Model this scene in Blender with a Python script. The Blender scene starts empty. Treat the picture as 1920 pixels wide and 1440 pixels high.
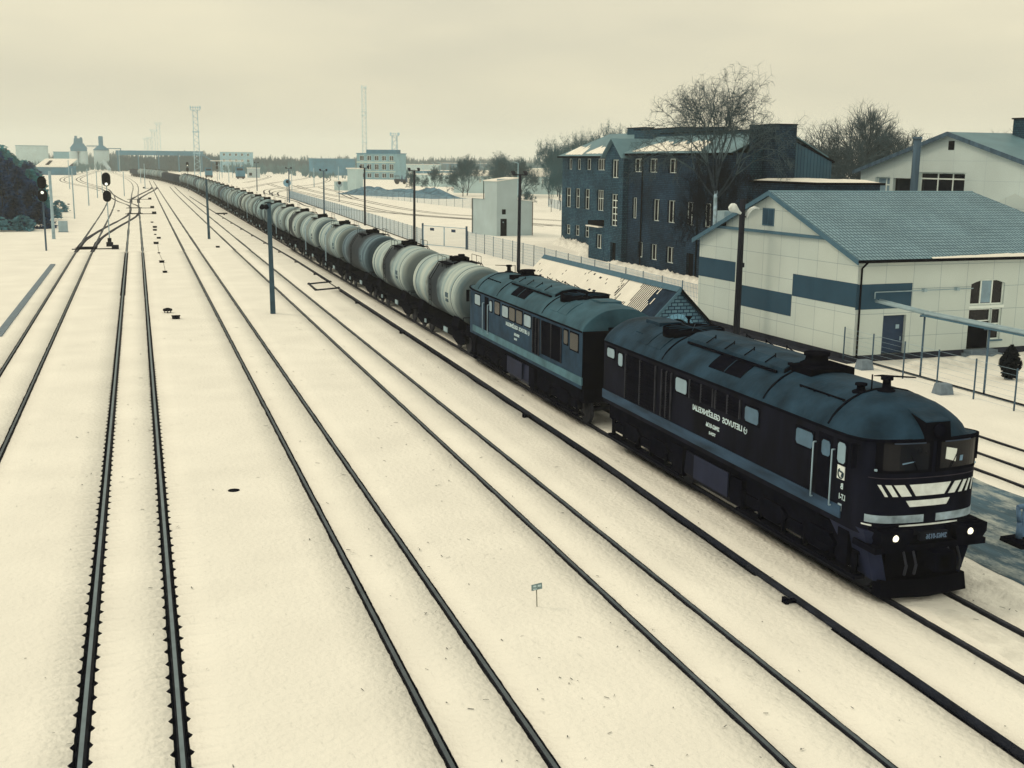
import bpy, bmesh, math, random
from mathutils import Vector, Matrix, noise
random.seed(7)
S = bpy.context.scene
COL = S.collection
rad = math.radians

# ------------------------------------------------------------------ camera
F_PX, CAM_H, Y_H, VX, ROLL = 2150.0, 9.47, 302.0, 249.2, 0.01
th = math.atan((720 - Y_H) / F_PX)
az = math.atan((960 - VX) / math.hypot(F_PX, 720 - Y_H))
Fv = Vector((math.sin(az) * math.cos(th), math.cos(az) * math.cos(th), -math.sin(th)))
Rv = Vector((math.cos(az), -math.sin(az), 0))
Uv = Rv.cross(Fv)
R2 = Rv * math.cos(ROLL) + Uv * math.sin(ROLL)
U2 = -Rv * math.sin(ROLL) + Uv * math.cos(ROLL)
cd = bpy.data.cameras.new('camera')
cam = bpy.data.objects.new('camera', cd)
COL.objects.link(cam)
cam.matrix_world = Matrix(((R2.x, U2.x, -Fv.x, 0), (R2.y, U2.y, -Fv.y, 0), (R2.z, U2.z, -Fv.z, CAM_H), (0, 0, 0, 1)))
cd.sensor_width = 36.0
cd.lens = 36.0 * F_PX / 1920
cd.clip_start = 0.1
cd.clip_end = 12000
S.camera = cam

# ------------------------------------------------------------------ sky, sun, exposure
S.view_settings.view_transform = 'Standard'
S.view_settings.look = 'None'
S.view_settings.exposure = 0.04
S.view_settings.gamma = 1.0
S.view_settings.use_curve_mapping = False
S.render.engine = 'CYCLES'
S.cycles.volume_bounces = 2
S.cycles.max_bounces = 8
SUN_EL, SUN_AZ = rad(42), math.atan2(-0.8, 0.6)      # azimuth measured from +Y towards +X
W = bpy.data.worlds.new('World')
S.world = W
W.use_nodes = True
nt = W.node_tree
bg = nt.nodes['Background']
sky = nt.nodes.new('ShaderNodeTexSky')
sky.sky_type = 'NISHITA'
sky.sun_disc = False
sky.sun_elevation = SUN_EL
sky.sun_rotation = SUN_AZ
sky.dust_density = 6
tc = nt.nodes.new('ShaderNodeTexCoord')
mp = nt.nodes.new('ShaderNodeMapping')
mp.inputs['Scale'].default_value = (1.0, 1.0, 4.5)
nt.links.new(tc.outputs['Generated'], mp.inputs['Vector'])
ns = nt.nodes.new('ShaderNodeTexNoise')
ns.inputs['Scale'].default_value = 3.0
ns.inputs['Detail'].default_value = 7
nt.links.new(mp.outputs['Vector'], ns.inputs['Vector'])
rp = nt.nodes.new('ShaderNodeValToRGB')
CL = 10.0   # the Background strength is 0.1
rp.color_ramp.elements[0].position = 0.36
rp.color_ramp.elements[0].color = (.655, .615, .468, 1)
rp.color_ramp.elements[1].position = 0.66
rp.color_ramp.elements[1].color = (.79, .728, .532, 1)
nt.links.new(ns.outputs['Fac'], rp.inputs['Fac'])
sc_ = nt.nodes.new('ShaderNodeVectorMath')
sc_.operation = 'SCALE'
sc_.inputs['Scale'].default_value = 10.4
nt.links.new(rp.outputs['Color'], sc_.inputs[0])
mx = nt.nodes.new('ShaderNodeMixRGB')
mx.inputs['Fac'].default_value = 0.93          # thick cloud over the sky
nt.links.new(sky.outputs['Color'], mx.inputs['Color1'])
sz_ = nt.nodes.new('ShaderNodeSeparateXYZ'); nt.links.new(tc.outputs['Generated'], sz_.inputs[0])
ev_ = nt.nodes.new('ShaderNodeMapRange'); ev_.inputs['From Min'].default_value = 0.0; ev_.inputs['From Max'].default_value = 0.22
ev_.inputs['To Min'].default_value = 0.95; ev_.inputs['To Max'].default_value = 1.14
nt.links.new(sz_.outputs['Z'], ev_.inputs['Value'])
s2_ = nt.nodes.new('ShaderNodeVectorMath'); s2_.operation = 'SCALE'
nt.links.new(sc_.outputs['Vector'], s2_.inputs[0]); nt.links.new(ev_.outputs['Result'], s2_.inputs['Scale'])
nt.links.new(s2_.outputs['Vector'], mx.inputs['Color2'])
nt.links.new(mx.outputs['Color'], bg.inputs['Color'])
bg.inputs['Strength'].default_value = 0.1
sd = bpy.data.lights.new('sun', 'SUN')
sd.energy = 0.8
sd.angle = rad(14)
sd.color = (1.0, 0.84, 0.58)
sun = bpy.data.objects.new('sun', sd)
COL.objects.link(sun)
dv = Vector((math.sin(SUN_AZ) * math.cos(SUN_EL), math.cos(SUN_AZ) * math.cos(SUN_EL), math.sin(SUN_EL)))
sun.rotation_euler = dv.to_track_quat('Z', 'Y').to_euler()

# ------------------------------------------------------------------ materials
def lin(c):
    c /= 255.0
    return c / 12.92 if c <= 0.04045 else ((c + 0.055) / 1.055) ** 2.4
LIGHT = (0.95, 0.84, 0.61)
def T(r, g, b, k=1.0):
    return tuple(min(0.9, max(0.002, lin(v) / (l * k))) for v, l in zip((r, g, b), LIGHT))
MATS = {}
def mat(name, col, rough=0.8, var=0.18, scale=1.5, bump=0.0, bscale=20, metallic=0.0, spec=0.3, emit=0.0, rnd=0.0, detail=6, stretch=None):
    if name in MATS: return MATS[name]
    m = bpy.data.materials.new(name)
    m.use_nodes = True
    n = m.node_tree.nodes; l = m.node_tree.links
    b = n['Principled BSDF']
    b.inputs['Roughness'].default_value = rough
    b.inputs['Metallic'].default_value = metallic
    b.inputs['Specular IOR Level'].default_value = spec * .22
    t = n.new('ShaderNodeTexCoord')
    vec = t.outputs['Object']
    if stretch:
        mpn = n.new('ShaderNodeMapping'); mpn.inputs['Scale'].default_value = stretch
        l.new(vec, mpn.inputs['Vector']); vec = mpn.outputs['Vector']
    x = n.new('ShaderNodeTexNoise'); x.inputs['Scale'].default_value = scale; x.inputs['Detail'].default_value = detail
    l.new(vec, x.inputs['Vector'])
    r = n.new('ShaderNodeValToRGB')
    r.color_ramp.elements[0].position = 0.3; r.color_ramp.elements[1].position = 0.7
    r.color_ramp.elements[0].color = tuple(c * (1 - var) for c in col) + (1,)
    r.color_ramp.elements[1].color = tuple(min(1, c * (1 + var)) for c in col) + (1,)
    l.new(x.outputs['Fac'], r.inputs['Fac'])
    out = r.outputs['Color']
    if rnd:
        oi = n.new('ShaderNodeObjectInfo')
        mr = n.new('ShaderNodeMapRange'); mr.inputs['To Min'].default_value = 1 - rnd; mr.inputs['To Max'].default_value = 1 + rnd * 0.6
        l.new(oi.outputs['Random'], mr.inputs['Value'])
        v = n.new('ShaderNodeVectorMath'); v.operation = 'SCALE'
        l.new(out, v.inputs[0]); l.new(mr.outputs['Result'], v.inputs['Scale']); out = v.outputs['Vector']
    l.new(out, b.inputs['Base Color'])
    if bump:
        y = n.new('ShaderNodeTexNoise'); y.inputs['Scale'].default_value = bscale; y.inputs['Detail'].default_value = 4
        l.new(vec, y.inputs['Vector'])
        bp = n.new('ShaderNodeBump'); bp.inputs['Strength'].default_value = bump; bp.inputs['Distance'].default_value = 0.05
        l.new(y.outputs['Fac'], bp.inputs['Height']); l.new(bp.outputs['Normal'], b.inputs['Normal'])
    if emit:
        l.new(out, b.inputs['Emission Color']); b.inputs['Emission Strength'].default_value = emit
    m['out'] = 1
    MATS[name] = m
    return m
def brickmat(name, c1, c2, mortar, bw, bh, ms, offset=0.5, rough=0.85, bump=0.4, var=0.15, vscale=0.4, squash=None):
    m = bpy.data.materials.new(name); m.use_nodes = True
    n = m.node_tree.nodes; l = m.node_tree.links; b = n['Principled BSDF']
    b.inputs['Roughness'].default_value = rough
    b.inputs['Specular IOR Level'].default_value = 0.06
    t = n.new('ShaderNodeTexCoord')
    br = n.new('ShaderNodeTexBrick')
    br.offset = offset
    br.inputs['Scale'].default_value = 1.0
    br.inputs['Brick Width'].default_value = bw; br.inputs['Row Height'].default_value = bh
    br.inputs['Mortar Size'].default_value = ms; br.inputs['Mortar Smooth'].default_value = 0.2
    br.inputs['Color1'].default_value = c1 + (1,); br.inputs['Color2'].default_value = c2 + (1,); br.inputs['Mortar'].default_value = mortar + (1,)
    l.new(t.outputs['UV'], br.inputs['Vector'])
    x = n.new('ShaderNodeTexNoise'); x.inputs['Scale'].default_value = vscale; x.inputs['Detail'].default_value = 8
    l.new(t.outputs['UV'], x.inputs['Vector'])
    mr = n.new('ShaderNodeMapRange'); mr.inputs['From Min'].default_value = 0.3; mr.inputs['From Max'].default_value = 0.7
    mr.inputs['To Min'].default_value = 1 - var; mr.inputs['To Max'].default_value = 1 + var
    l.new(x.outputs['Fac'], mr.inputs['Value'])
    v = n.new('ShaderNodeVectorMath'); v.operation = 'SCALE'
    l.new(br.outputs['Color'], v.inputs[0]); l.new(mr.outputs['Result'], v.inputs['Scale'])
    l.new(v.outputs['Vector'], b.inputs['Base Color'])
    bp = n.new('ShaderNodeBump'); bp.inputs['Strength'].default_value = bump; bp.inputs['Distance'].default_value = 0.02; bp.invert = True
    l.new(br.outputs['Fac'], bp.inputs['Height']); l.new(bp.outputs['Normal'], b.inputs['Normal'])
    MATS[name] = m
    return m

SNOW = mat('snow', (0.89, 0.885, 0.865), 0.75, 0.05, 0.35, 0.9, 7.0, spec=0.15)
def snow_detail(m):
    n = m.node_tree.nodes; l = m.node_tree.links; b = n['Principled BSDF']
    src = b.inputs['Base Color'].links[0].from_socket
    t = n.new('ShaderNodeTexCoord')
    mpn = n.new('ShaderNodeMapping'); mpn.inputs['Scale'].default_value = (1.6, 0.5, 1)
    l.new(t.outputs['Object'], mpn.inputs['Vector'])
    x = n.new('ShaderNodeTexNoise'); x.inputs['Scale'].default_value = 3.0; x.inputs['Detail'].default_value = 10; x.inputs['Roughness'].default_value = 0.72
    l.new(mpn.outputs['Vector'], x.inputs['Vector'])
    r = n.new('ShaderNodeValToRGB'); r.color_ramp.elements[0].position = 0.60; r.color_ramp.elements[1].position = 0.78
    r.color_ramp.elements[0].color = (0, 0, 0, 1); r.color_ramp.elements[1].color = (0.55, 0.55, 0.55, 1)
    l.new(x.outputs['Fac'], r.inputs['Fac'])
    mxn = n.new('ShaderNodeMixRGB'); mxn.inputs['Color2'].default_value = (0.30, 0.32, 0.32, 1)
    l.new(r.outputs['Color'], mxn.inputs['Fac']); l.new(src, mxn.inputs['Color1'])
    l.new(mxn.outputs['Color'], b.inputs['Base Color'])
snow_detail(SNOW)
ROOFSNOW = mat('roof_snow', (0.88, 0.87, 0.84), 0.8, 0.05, 0.8, 0.4, 8, spec=0.1)
ROUGHSNOW = mat('rough_snow', (0.82, 0.82, 0.80), 0.85, 0.14, 2.2, 1.0, 9.0, spec=0.1, detail=10)
BALLAST = mat('ballast', (0.012, 0.014, 0.028), 0.95, 0.5, 6, 0.6, 30)
RUST = mat('rail_steel_dark', (0.030, 0.034, 0.05), 0.6, 0.3, 3, spec=0.4)
RAILTOP = mat('rail_head_bright', (0.16, 0.215, 0.26), 0.45, 0.15, 3, spec=0.4)
RAILDULL = mat('rail_head_dull', (0.09, 0.115, 0.14), 0.55, 0.2, 3, spec=0.4)
BLACK = mat('black_iron', (0.0040, 0.0046, 0.0105), 0.7, 0.3, 4, spec=0)
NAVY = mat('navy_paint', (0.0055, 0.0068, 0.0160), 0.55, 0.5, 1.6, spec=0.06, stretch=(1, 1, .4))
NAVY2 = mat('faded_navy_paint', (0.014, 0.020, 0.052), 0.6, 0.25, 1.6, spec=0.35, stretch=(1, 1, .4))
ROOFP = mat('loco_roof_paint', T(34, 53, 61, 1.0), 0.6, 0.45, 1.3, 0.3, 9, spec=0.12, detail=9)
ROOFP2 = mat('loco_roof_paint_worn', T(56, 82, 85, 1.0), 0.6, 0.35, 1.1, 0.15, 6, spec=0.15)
SILL = mat('sill_paint', T(38, 54, 64, 0.75), 0.6, 0.45, 1.2, spec=0.3, stretch=(1, .6, 3))
BANDW = mat('front_band_paint', T(128, 138, 132, 0.75), 0.5, 0.5, 3)
WHITEP = mat('white_marking', T(186, 184, 162, 0.68), 0.6, 0.12, 5)
LETTER = mat('pale_lettering', T(165, 175, 160, 0.7), 0.7, 0.15, 9)
GLASSD = mat('dark_glass', (0.005, 0.006, 0.012), 0.12, 0.2, 2, spec=1.0)
GLASSP = mat('pale_glass', T(112, 130, 128, 0.8), 0.15, 0.15, 2, spec=1.2)
GLASSB = mat('blue_glass', T(54, 80, 90, 0.8), 0.1, 0.25, 2, spec=1.2)
LAMP = mat('lit_headlamp', (1.0, 0.93, 0.70), 0.4, 0.01, 1, emit=1.3)
SIGLAMP = mat('lit_signal_lens', (0.85, 0.88, 0.80), 0.4, 0.01, 1, emit=0.9)
GREYP = mat('grey_paint', T(130, 145, 140, 0.7), 0.7, 0.15, 2)
CONC = mat('concrete', T(112, 120, 116, 0.95), 0.85, 0.2, 5, 0.3, 40)
POLE = mat('tarred_wood', (0.018, 0.021, 0.034), 0.9, 0.3, 3, stretch=(1, 1, .1))
POLEG = mat('weathered_post', T(70, 86, 90, 0.9), 0.9, 0.3, 3, stretch=(1, 1, .1))
LGREY = mat('light_grey_pipe', T(142, 156, 146, 0.9), 0.6, 0.12, 2)
CREAM = brickmat('cream_panel', T(188, 189, 164, 0.88), T(182, 185, 162, 0.88), T(130, 140, 130, 0.8), 1.65, 1.17, 0.012, 0.0, 0.8, 0.5, 0.05)
CREAM2 = brickmat('cream_render', T(186, 190, 168, 0.84), T(182, 187, 166, 0.84), T(150, 160, 148, 0.8), 3.3, 1.4, 0.01, 0.0, 0.8, 0.3, 0.06)
TEALP = mat('teal_panel', T(46, 70, 78, 0.92), 0.7, 0.08, 1)
TEALR = mat('teal_trim', T(72, 98, 102, 0.9), 0.7, 0.12, 2)
BRICKT = brickmat('dark_teal_brick', T(52, 80, 84, 0.9), T(36, 58, 66, 0.9), T(24, 38, 48, 0.9), 0.25, 0.16, 0.02, 0.5, 0.9, 0.6, 0.38, 0.25)
BRICKD = brickmat('dark_brick', T(38, 58, 66, 0.9), T(26, 42, 52, 0.9), T(18, 28, 38, 0.9), 0.25, 0.16, 0.02, 0.5, 0.9, 0.6, 0.45, 0.25)  # the same brick in a darker tone
BRICKG = brickmat('grey_brick', T(88, 116, 118, 0.75), T(72, 98, 104, 0.75), T(32, 50, 60, 0.75), 0.33, 0.17, 0.028, 0.5, 0.9, 0.8, 0.2)
TILE = None
METALR = mat('metal_roof', T(96, 122, 118, 1.0), 0.5, 0.12, 0.6, spec=0.4, stretch=(1, 1, 1))
RENDERG = mat('grey_render', T(160, 168, 152, 0.86), 0.9, 0.08, 0.5)
FARW = mat('far_pale_wall', T(165, 178, 160, 0.85), 0.9, 0.1, 0.2)
FART = mat('far_teal_wall', T(60, 110, 118, 0.9), 0.9, 0.2, 0.2)
FARD = mat('far_dark', (0.015, 0.03, 0.06), 0.9, 0.3, 0.5)
BARK = mat('bark', (0.030, 0.045, 0.065), 0.9, 0.3, 4)
BIRCH = mat('birch_bark', T(150, 165, 158, 0.9), 0.9, 0.5, 2.5)
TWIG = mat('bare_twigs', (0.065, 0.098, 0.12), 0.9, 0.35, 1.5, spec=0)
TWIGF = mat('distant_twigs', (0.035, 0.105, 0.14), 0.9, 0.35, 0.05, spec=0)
LEAFD = mat('dark_needles', (0.017, 0.055, 0.150), 0.9, 0.75, 0.35, spec=0)
LEAFT = mat('teal_needles', (0.045, 0.22, 0.27), 0.9, 0.6, 0.4, spec=0)
DOORT = mat('dark_door', T(42, 54, 66, 0.85), 0.6, 0.12, 2)
FRAMEW = mat('white_frame', T(205, 205, 185, 0.8), 0.6, 0.05, 2)
SOOT = mat('soot_black', (0.0035, 0.0038, 0.008), 0.9, 0.2, 2, spec=0)

# ------------------------------------------------------------------ mesh helpers
class MB:
    def __init__(s): s.v = []; s.f = []; s.m = []; s.mats = []; s.cur = 0; s.sm = []
    def mat(s, m):
        if m not in s.mats: s.mats.append(m)
        s.cur = s.mats.index(m); return s
    def face(s, idx, smooth=False): s.f.append(tuple(idx)); s.m.append(s.cur); s.sm.append(smooth)
    def poly(s, pts, smooth=False):
        b = len(s.v); s.v += [tuple(p) for p in pts]; s.face(range(b, b + len(pts)), smooth); return s
    def box(s, x0, x1, y0, y1, z0, z1):
        b = len(s.v)
        s.v += [(x0, y0, z0), (x1, y0, z0), (x1, y1, z0), (x0, y1, z0), (x0, y0, z1), (x1, y0, z1), (x1, y1, z1), (x0, y1, z1)]
        for q in ((3, 2, 1, 0), (4, 5, 6, 7), (0, 1, 5, 4), (1, 2, 6, 5), (2, 3, 7, 6), (3, 0, 4, 7)): s.face([b + i for i in q])
        return s
    def hexa(s, p):   # 8 points: bottom ring, top ring
        b = len(s.v); s.v += [tuple(q) for q in p]
        for q in ((3, 2, 1, 0), (4, 5, 6, 7), (0, 1, 5, 4), (1, 2, 6, 5), (2, 3, 7, 6), (3, 0, 4, 7)): s.face([b + i for i in q])
        return s
    def tube(s, p0, p1, r0, r1=None, n=8, cap=True, smooth=True):
        r1 = r0 if r1 is None else r1
        p0 = Vector(p0); p1 = Vector(p1); d = p1 - p0
        if d.length < 1e-6: return s
        d.normalize()
        a = d.cross(Vector((0, 0, 1)) if abs(d.z) < 0.9 else Vector((1, 0, 0))).normalized(); c = d.cross(a)
        b = len(s.v)
        for p, r in ((p0, r0), (p1, r1)):
            for i in range(n):
                t = 2 * math.pi * i / n
                s.v.append(tuple(p + a * (r * math.cos(t)) + c * (r * math.sin(t))))
        for i in range(n):
            j = (i + 1) % n; s.face((b + i, b + j, b + n + j, b + n + i), smooth)
        if cap: s.face([b + i for i in range(n)][::-1]); s.face([b + n + i for i in range(n)])
        return s
    def lathe(s, prof, o=(0, 0, 0), axis='z', n=24, smooth=True):  # prof: (radius, height)
        b = len(s.v)
        for r, h in prof:
            for i in range(n):
                t = 2 * math.pi * i / n
                if axis == 'z': p = (o[0] + r * math.cos(t), o[1] + r * math.sin(t), o[2] + h)
                elif axis == 'y': p = (o[0] + r * math.cos(t), o[1] + h, o[2] + r * math.sin(t))
                else: p = (o[0] + h, o[1] + r * math.cos(t), o[2] + r * math.sin(t))
                s.v.append(p)
        for k in range(len(prof) - 1):
            for i in range(n):
                j = (i + 1) % n; s.face((b + k * n + i, b + k * n + j, b + (k + 1) * n + j, b + (k + 1) * n + i), smooth)
        s.face([b + i for i in range(n)][::-1]); e = b + (len(prof) - 1) * n; s.face([e + i for i in range(n)])
        return s
    def extrude(s, poly2, y0, y1, plane='xz', flip=False):  # closed polygon in a plane, pushed along the third axis
        b = len(s.v); n = len(poly2)
        for y in (y0, y1):
            for p, q in poly2:
                s.v.append((p, y, q) if plane == 'xz' else ((y, p, q) if plane == 'yz' else (p, q, y)))
        for i in range(n):
            j = (i + 1) % n; s.face((b + i, b + j, b + n + j, b + n + i))
        s.face([b + i for i in range(n)][::-1]); s.face([b + n + i for i in range(n)])
        return s
    def sweep(s, path, prof, closed=True, smooth=False):
        k = len(prof); b = len(s.v); N = len(path)
        for i, p in enumerate(path):
            a = path[max(0, i - 1)]; c = path[min(N - 1, i + 1)]
            d = Vector((c[0] - a[0], c[1] - a[1], 0)).normalized(); nx, ny = d.y, -d.x
            pz = p[2] if len(p) > 2 else 0
            for o, z in prof: s.v.append((p[0] + nx * o, p[1] + ny * o, z + pz))
        for i in range(N - 1):
            for j in range(k if closed else k - 1):
                q = (j + 1) % k
                s.face((b + i * k + j, b + i * k + q, b + (i + 1) * k + q, b + (i + 1) * k + j), smooth)
        if closed: s.face([b + j for j in range(k)][::-1]); s.face([b + (N - 1) * k + j for j in range(k)])
        return s
    def build(s, name, parent=None, uv=False, loc=None, fixn=False):
        me = bpy.data.meshes.new(name)
        me.from_pydata(s.v, [], s.f)
        for m in s.mats: me.materials.append(m)
        me.polygons.foreach_set('material_index', s.m)
        me.polygons.foreach_set('use_smooth', s.sm)
        if fixn:
            bm = bmesh.new(); bm.from_mesh(me); bmesh.ops.recalc_face_normals(bm, faces=bm.faces); bm.to_mesh(me); bm.free()
        if uv:
            l = me.uv_layers.new(name='UVMap')
            for p in me.polygons:
                nn = p.normal
                if abs(nn.z) > 0.95: t = Vector((1, 0, 0)); w = Vector((0, 1, 0))
                else:
                    t = Vector((0, 0, 1)).cross(nn).normalized(); w = nn.cross(t)
                    if w.z < 0: w = -w
                for li in p.loop_indices:
                    co = me.vertices[me.loops[li].vertex_index].co
                    l.data[li].uv = (co.dot(t), co.dot(w))
        me.update()
        o = bpy.data.objects.new(name, me); COL.objects.link(o)
        if parent: o.parent = parent
        if loc: o.location = loc
        return o
def empty(name, loc=(0, 0, 0), rz=0.0):
    o = bpy.data.objects.new(name, None); COL.objects.link(o); o.location = loc; o.rotation_euler = (0, 0, rz)
    o.empty_display_size = 0.5
    return o
def tag(o, label=None, cat=None, group=None, kind=None):
    if label: o['label'] = label
    if cat: o['category'] = cat
    if group: o['group'] = group
    if kind: o['kind'] = kind
    return o
def copy_tree(o, parent=None):
    c = o.copy(); COL.objects.link(c); c.parent = parent
    for ch in KIDS(o): copy_tree(ch, c)
    return c
def KIDS(o): return [q for q in o.children]
def ordinal(n):
    W_ = ['first', 'second', 'third', 'fourth', 'fifth', 'sixth', 'seventh', 'eighth', 'ninth', 'tenth', 'eleventh', 'twelfth', 'thirteenth', 'fourteenth', 'fifteenth', 'sixteenth', 'seventeenth', 'eighteenth', 'nineteenth', 'twentieth']
    if n <= 20: return W_[n - 1]
    tens = {2: 'twenty', 3: 'thirty', 4: 'forty', 5: 'fifty', 6: 'sixty'}; tth = {2: 'twentieth', 3: 'thirtieth', 4: 'fortieth', 5: 'fiftieth', 6: 'sixtieth'}
    return tth[n // 10] if n % 10 == 0 else tens[n // 10] + '-' + W_[n % 10 - 1]
def smoothpath(pts, step=4.0):
    out = []
    n = len(pts)
    for i in range(n - 1):
        p0 = pts[max(0, i - 1)]; p1 = pts[i]; p2 = pts[i + 1]; p3 = pts[min(n - 1, i + 2)]
        L = math.hypot(p2[0] - p1[0], p2[1] - p1[1]); k = max(1, int(L / step))
        # tangents scaled to the segment so that long straights stay straight
        def tan(a, b, c):
            la = math.hypot(b[0] - a[0], b[1] - a[1]) or 1; lb = math.hypot(c[0] - b[0], c[1] - b[1]) or 1
            tx = (b[0] - a[0]) / la + (c[0] - b[0]) / lb; ty = (b[1] - a[1]) / la + (c[1] - b[1]) / lb; q = math.hypot(tx, ty) or 1
            return tx / q * L, ty / q * L
        m1 = tan(p0, p1, p2) if i > 0 else (p2[0] - p1[0], p2[1] - p1[1])
        m2 = tan(p1, p2, p3) if i < n - 2 else (p2[0] - p1[0], p2[1] - p1[1])
        for j in range(k):
            t = j / k; h = (2 * t**3 - 3 * t**2 + 1, t**3 - 2 * t**2 + t, -2 * t**3 + 3 * t**2, t**3 - t**2)
            out.append((h[0] * p1[0] + h[1] * m1[0] + h[2] * p2[0] + h[3] * m2[0], h[0] * p1[1] + h[1] * m1[1] + h[2] * p2[1] + h[3] * m2[1]))
    out.append(pts[-1])
    return out

# ------------------------------------------------------------------ ground
YN0, YN1 = -14.0, 124.0
NX0, NX1 = -16.0, 33.0
TRK = [-5.4, -0.53, 5.11, 10.28, 16.2]
PIPE = [(13.15, -14), (13.4, 14), (13.55, 23), (13.8, 33), (13.9, 52), (14.0, 84.5)]
def pipex(y):
    for a, b in zip(PIPE, PIPE[1:]):
        if y <= b[1]: return a[0] + (b[0] - a[0]) * (y - a[1]) / (b[1] - a[1])
    return PIPE[-1][0]
def nz(a, b, c=0.0): return noise.noise(Vector((a, b, c)))
RAILS = []     # (x, kind)
for i, t in enumerate(TRK):
    for s_ in (-0.78, 0.78): RAILS.append((t + s_, i))
SIDERAILS = [(25.0, 5, 38.0), (26.5, 5, 44.0), (28.2, 5, 44.0)]
def near_ground():
    mb = MB(); mb.mat(SNOW); mb.mat(BALLAST)
    SP = 0.591
    ys = []; y = YN0
    while y < YN1 - 0.3:
        ys.append(y); y += 0.0591 if y < 34 else (0.0985 if y < 56 else (0.197 if y < 84 else 0.591))
    ys.append(YN1)
    base = None
    for ri, y in enumerate(ys):
        tr = []
        for k, (x, i) in enumerate(RAILS):
            wl = wr = 0.098 if i in (2, 3) else 0.105
            if i == 1:
                ph = ((y + 0.12 * (k % 2)) % SP) / SP
                b = max(0, 1 - abs(ph - 0.5) / 0.17) * (1 + .5 * nz(int(y / SP) * 3.3, k))
                wl = wr = 0.125 + 0.075 * b ** 0.75
            if i == 4: wl = wr = 0.13
            j_ = .35 if i == 1 else (.55 if k != 99 else 1)
            wl += j_ * (0.035 * nz(k * 7.1, y * 1.1) + 0.022 * nz(k * 3.1, y * 6))
            wr += j_ * (0.02 * nz(k * 5.1 + 50, y * 1.1) + 0.014 * nz(k * 2.3, y * 6))
            tr.append((x - wl, x + wr, -0.15))
        px = pipex(min(y, 84.5)); pw = 0.02 if y > 84 else 0.125
        j = 0.04 * nz(9, y * .5)
        hide = 1.0 if (19.3 < y < 22.5) else 0.0
        tr.append((px - pw - 0.10 * (1 - hide) + j, px + pw * 0.9, -0.12 if y < 84 else -0.004))
        for x, i, ye in SIDERAILS:
            e = y < ye
            w = (0.12 + 0.05 * nz(x, y * .7)) if e else 0.02
            tr.append((x - w * 1.1, x + w, -0.12 if e else -0.004))
        tr.sort()
        if base is None:
            xs = [NX0] + [q for t in tr for q in t[:2]] + [NX1]
            cnt = [max(1, int((xs[2 * q + 1] - xs[2 * q]) / 0.8)) for q in range(len(tr) + 1)]
            base = cnt
        row = []; mi = []
        xl = NX0; row.append((NX0, y, 0.0))
        for q, (a, b, d) in enumerate(tr):
            m = base[q]
            for e in range(1, m + 1):
                xx = xl + (a - xl) * e / (m + 1)
                zz = 0.0 if (18.2 < xx < 24.8 or ri == len(ys) - 1) else 0.02 * nz(xx * .7, y * .7) + 0.008 * nz(xx * 3, y * 3)
                row.append((xx, y, zz)); mi.append(0)
            ez = -.018 if d < -.05 else 0; mi.append(0); row.append((a, y, ez)); mi.append(1); row.append((a + 0.025, y, d)); mi.append(1); row.append((b - 0.025, y, d)); mi.append(1); row.append((b, y, ez))
            xl = b
        m = base[-1]
        for e in range(1, m + 1):
            row.append((xl + (NX1 - xl) * e / (m + 1), y, 0.0)); mi.append(0)
        mi.append(0); row.append((NX1, y, 0.0))
        k = len(row); b0 = len(mb.v); mb.v += row
        if ri:
            for c in range(k - 1):
                mb.cur = mi[c]
                mb.face((b0 - k + c, b0 - k + c + 1, b0 + c + 1, b0 + c), mi[c] == 0)
    # the rest of the snow field, out to the horizon
    mb.cur = 0
    B = 5000.0
    mb.poly([(-B, YN1, 0), (B, YN1, 0), (B, B, 0), (-B, B, 0)])
    mb.poly([(-B, YN0, 0), (NX0, YN0, 0), (NX0, YN1, 0), (-B, YN1, 0)])
    mb.poly([(NX1, YN0, 0), (B, YN0, 0), (B, YN1, 0), (NX1, YN1, 0)])
    mb.poly([(-B, -B, 0), (B, -B, 0), (B, YN0, 0), (-B, YN0, 0)])
    return tag(mb.build('snow_ground'), kind='structure')
near_ground()

# wet road beside the train, with ridges of old snow
def road():
    mb = MB(); mb.mat(mat('wet_asphalt', T(60, 82, 86), 0.6, 0.45, 0.9, 0.5, 6, spec=0.5, stretch=(1.6, .35, 1)))
    ys = [-14 + .5 * i for i in range(124)]
    for i, y in enumerate(ys):
        a = 18.95 + 0.22 * nz(1, y * .5) + .1 * nz(2, y * 2.2); b = 24.15 + 0.16 * nz(5, y * .5) + .08 * nz(6, y * 2)
        mb.v += [(a, y, 0.006), (b, y, 0.006)]
        if i: q = len(mb.v); mb.face((q - 4, q - 3, q - 1, q - 2))
    o = mb.build('road'); tag(o, kind='structure')
    n = mb.mats[0].node_tree.nodes; l = mb.mats[0].node_tree.links; b = n['Principled BSDF']
    src = b.inputs['Base Color'].links[0].from_socket
    t = n.new('ShaderNodeTexCoord'); mpn = n.new('ShaderNodeMapping'); mpn.inputs['Scale'].default_value = (1.1, .45, 1); mpn.inputs['Rotation'].default_value = (0, 0, 0.06)
    l.new(t.outputs['Object'], mpn.inputs['Vector'])
    x = n.new('ShaderNodeTexNoise'); x.inputs['Scale'].default_value = .9; x.inputs['Detail'].default_value = 12; x.inputs['Roughness'].default_value = .72
    l.new(mpn.outputs['Vector'], x.inputs['Vector'])
    r = n.new('ShaderNodeValToRGB'); r.color_ramp.elements[0].position = 0.48; r.color_ramp.elements[1].position = 0.64
    r.color_ramp.elements[0].color = (0, 0, 0, 1)
    l.new(x.outputs['Fac'], r.inputs['Fac'])
    mxn = n.new('ShaderNodeMixRGB'); mxn.inputs['Color2'].default_value = (0.45, 0.50, 0.50, 1)
    l.new(r.outputs['Color'], mxn.inputs['Fac']); l.new(src, mxn.inputs['Color1']); l.new(mxn.outputs['Color'], b.inputs['Base Color'])
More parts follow.
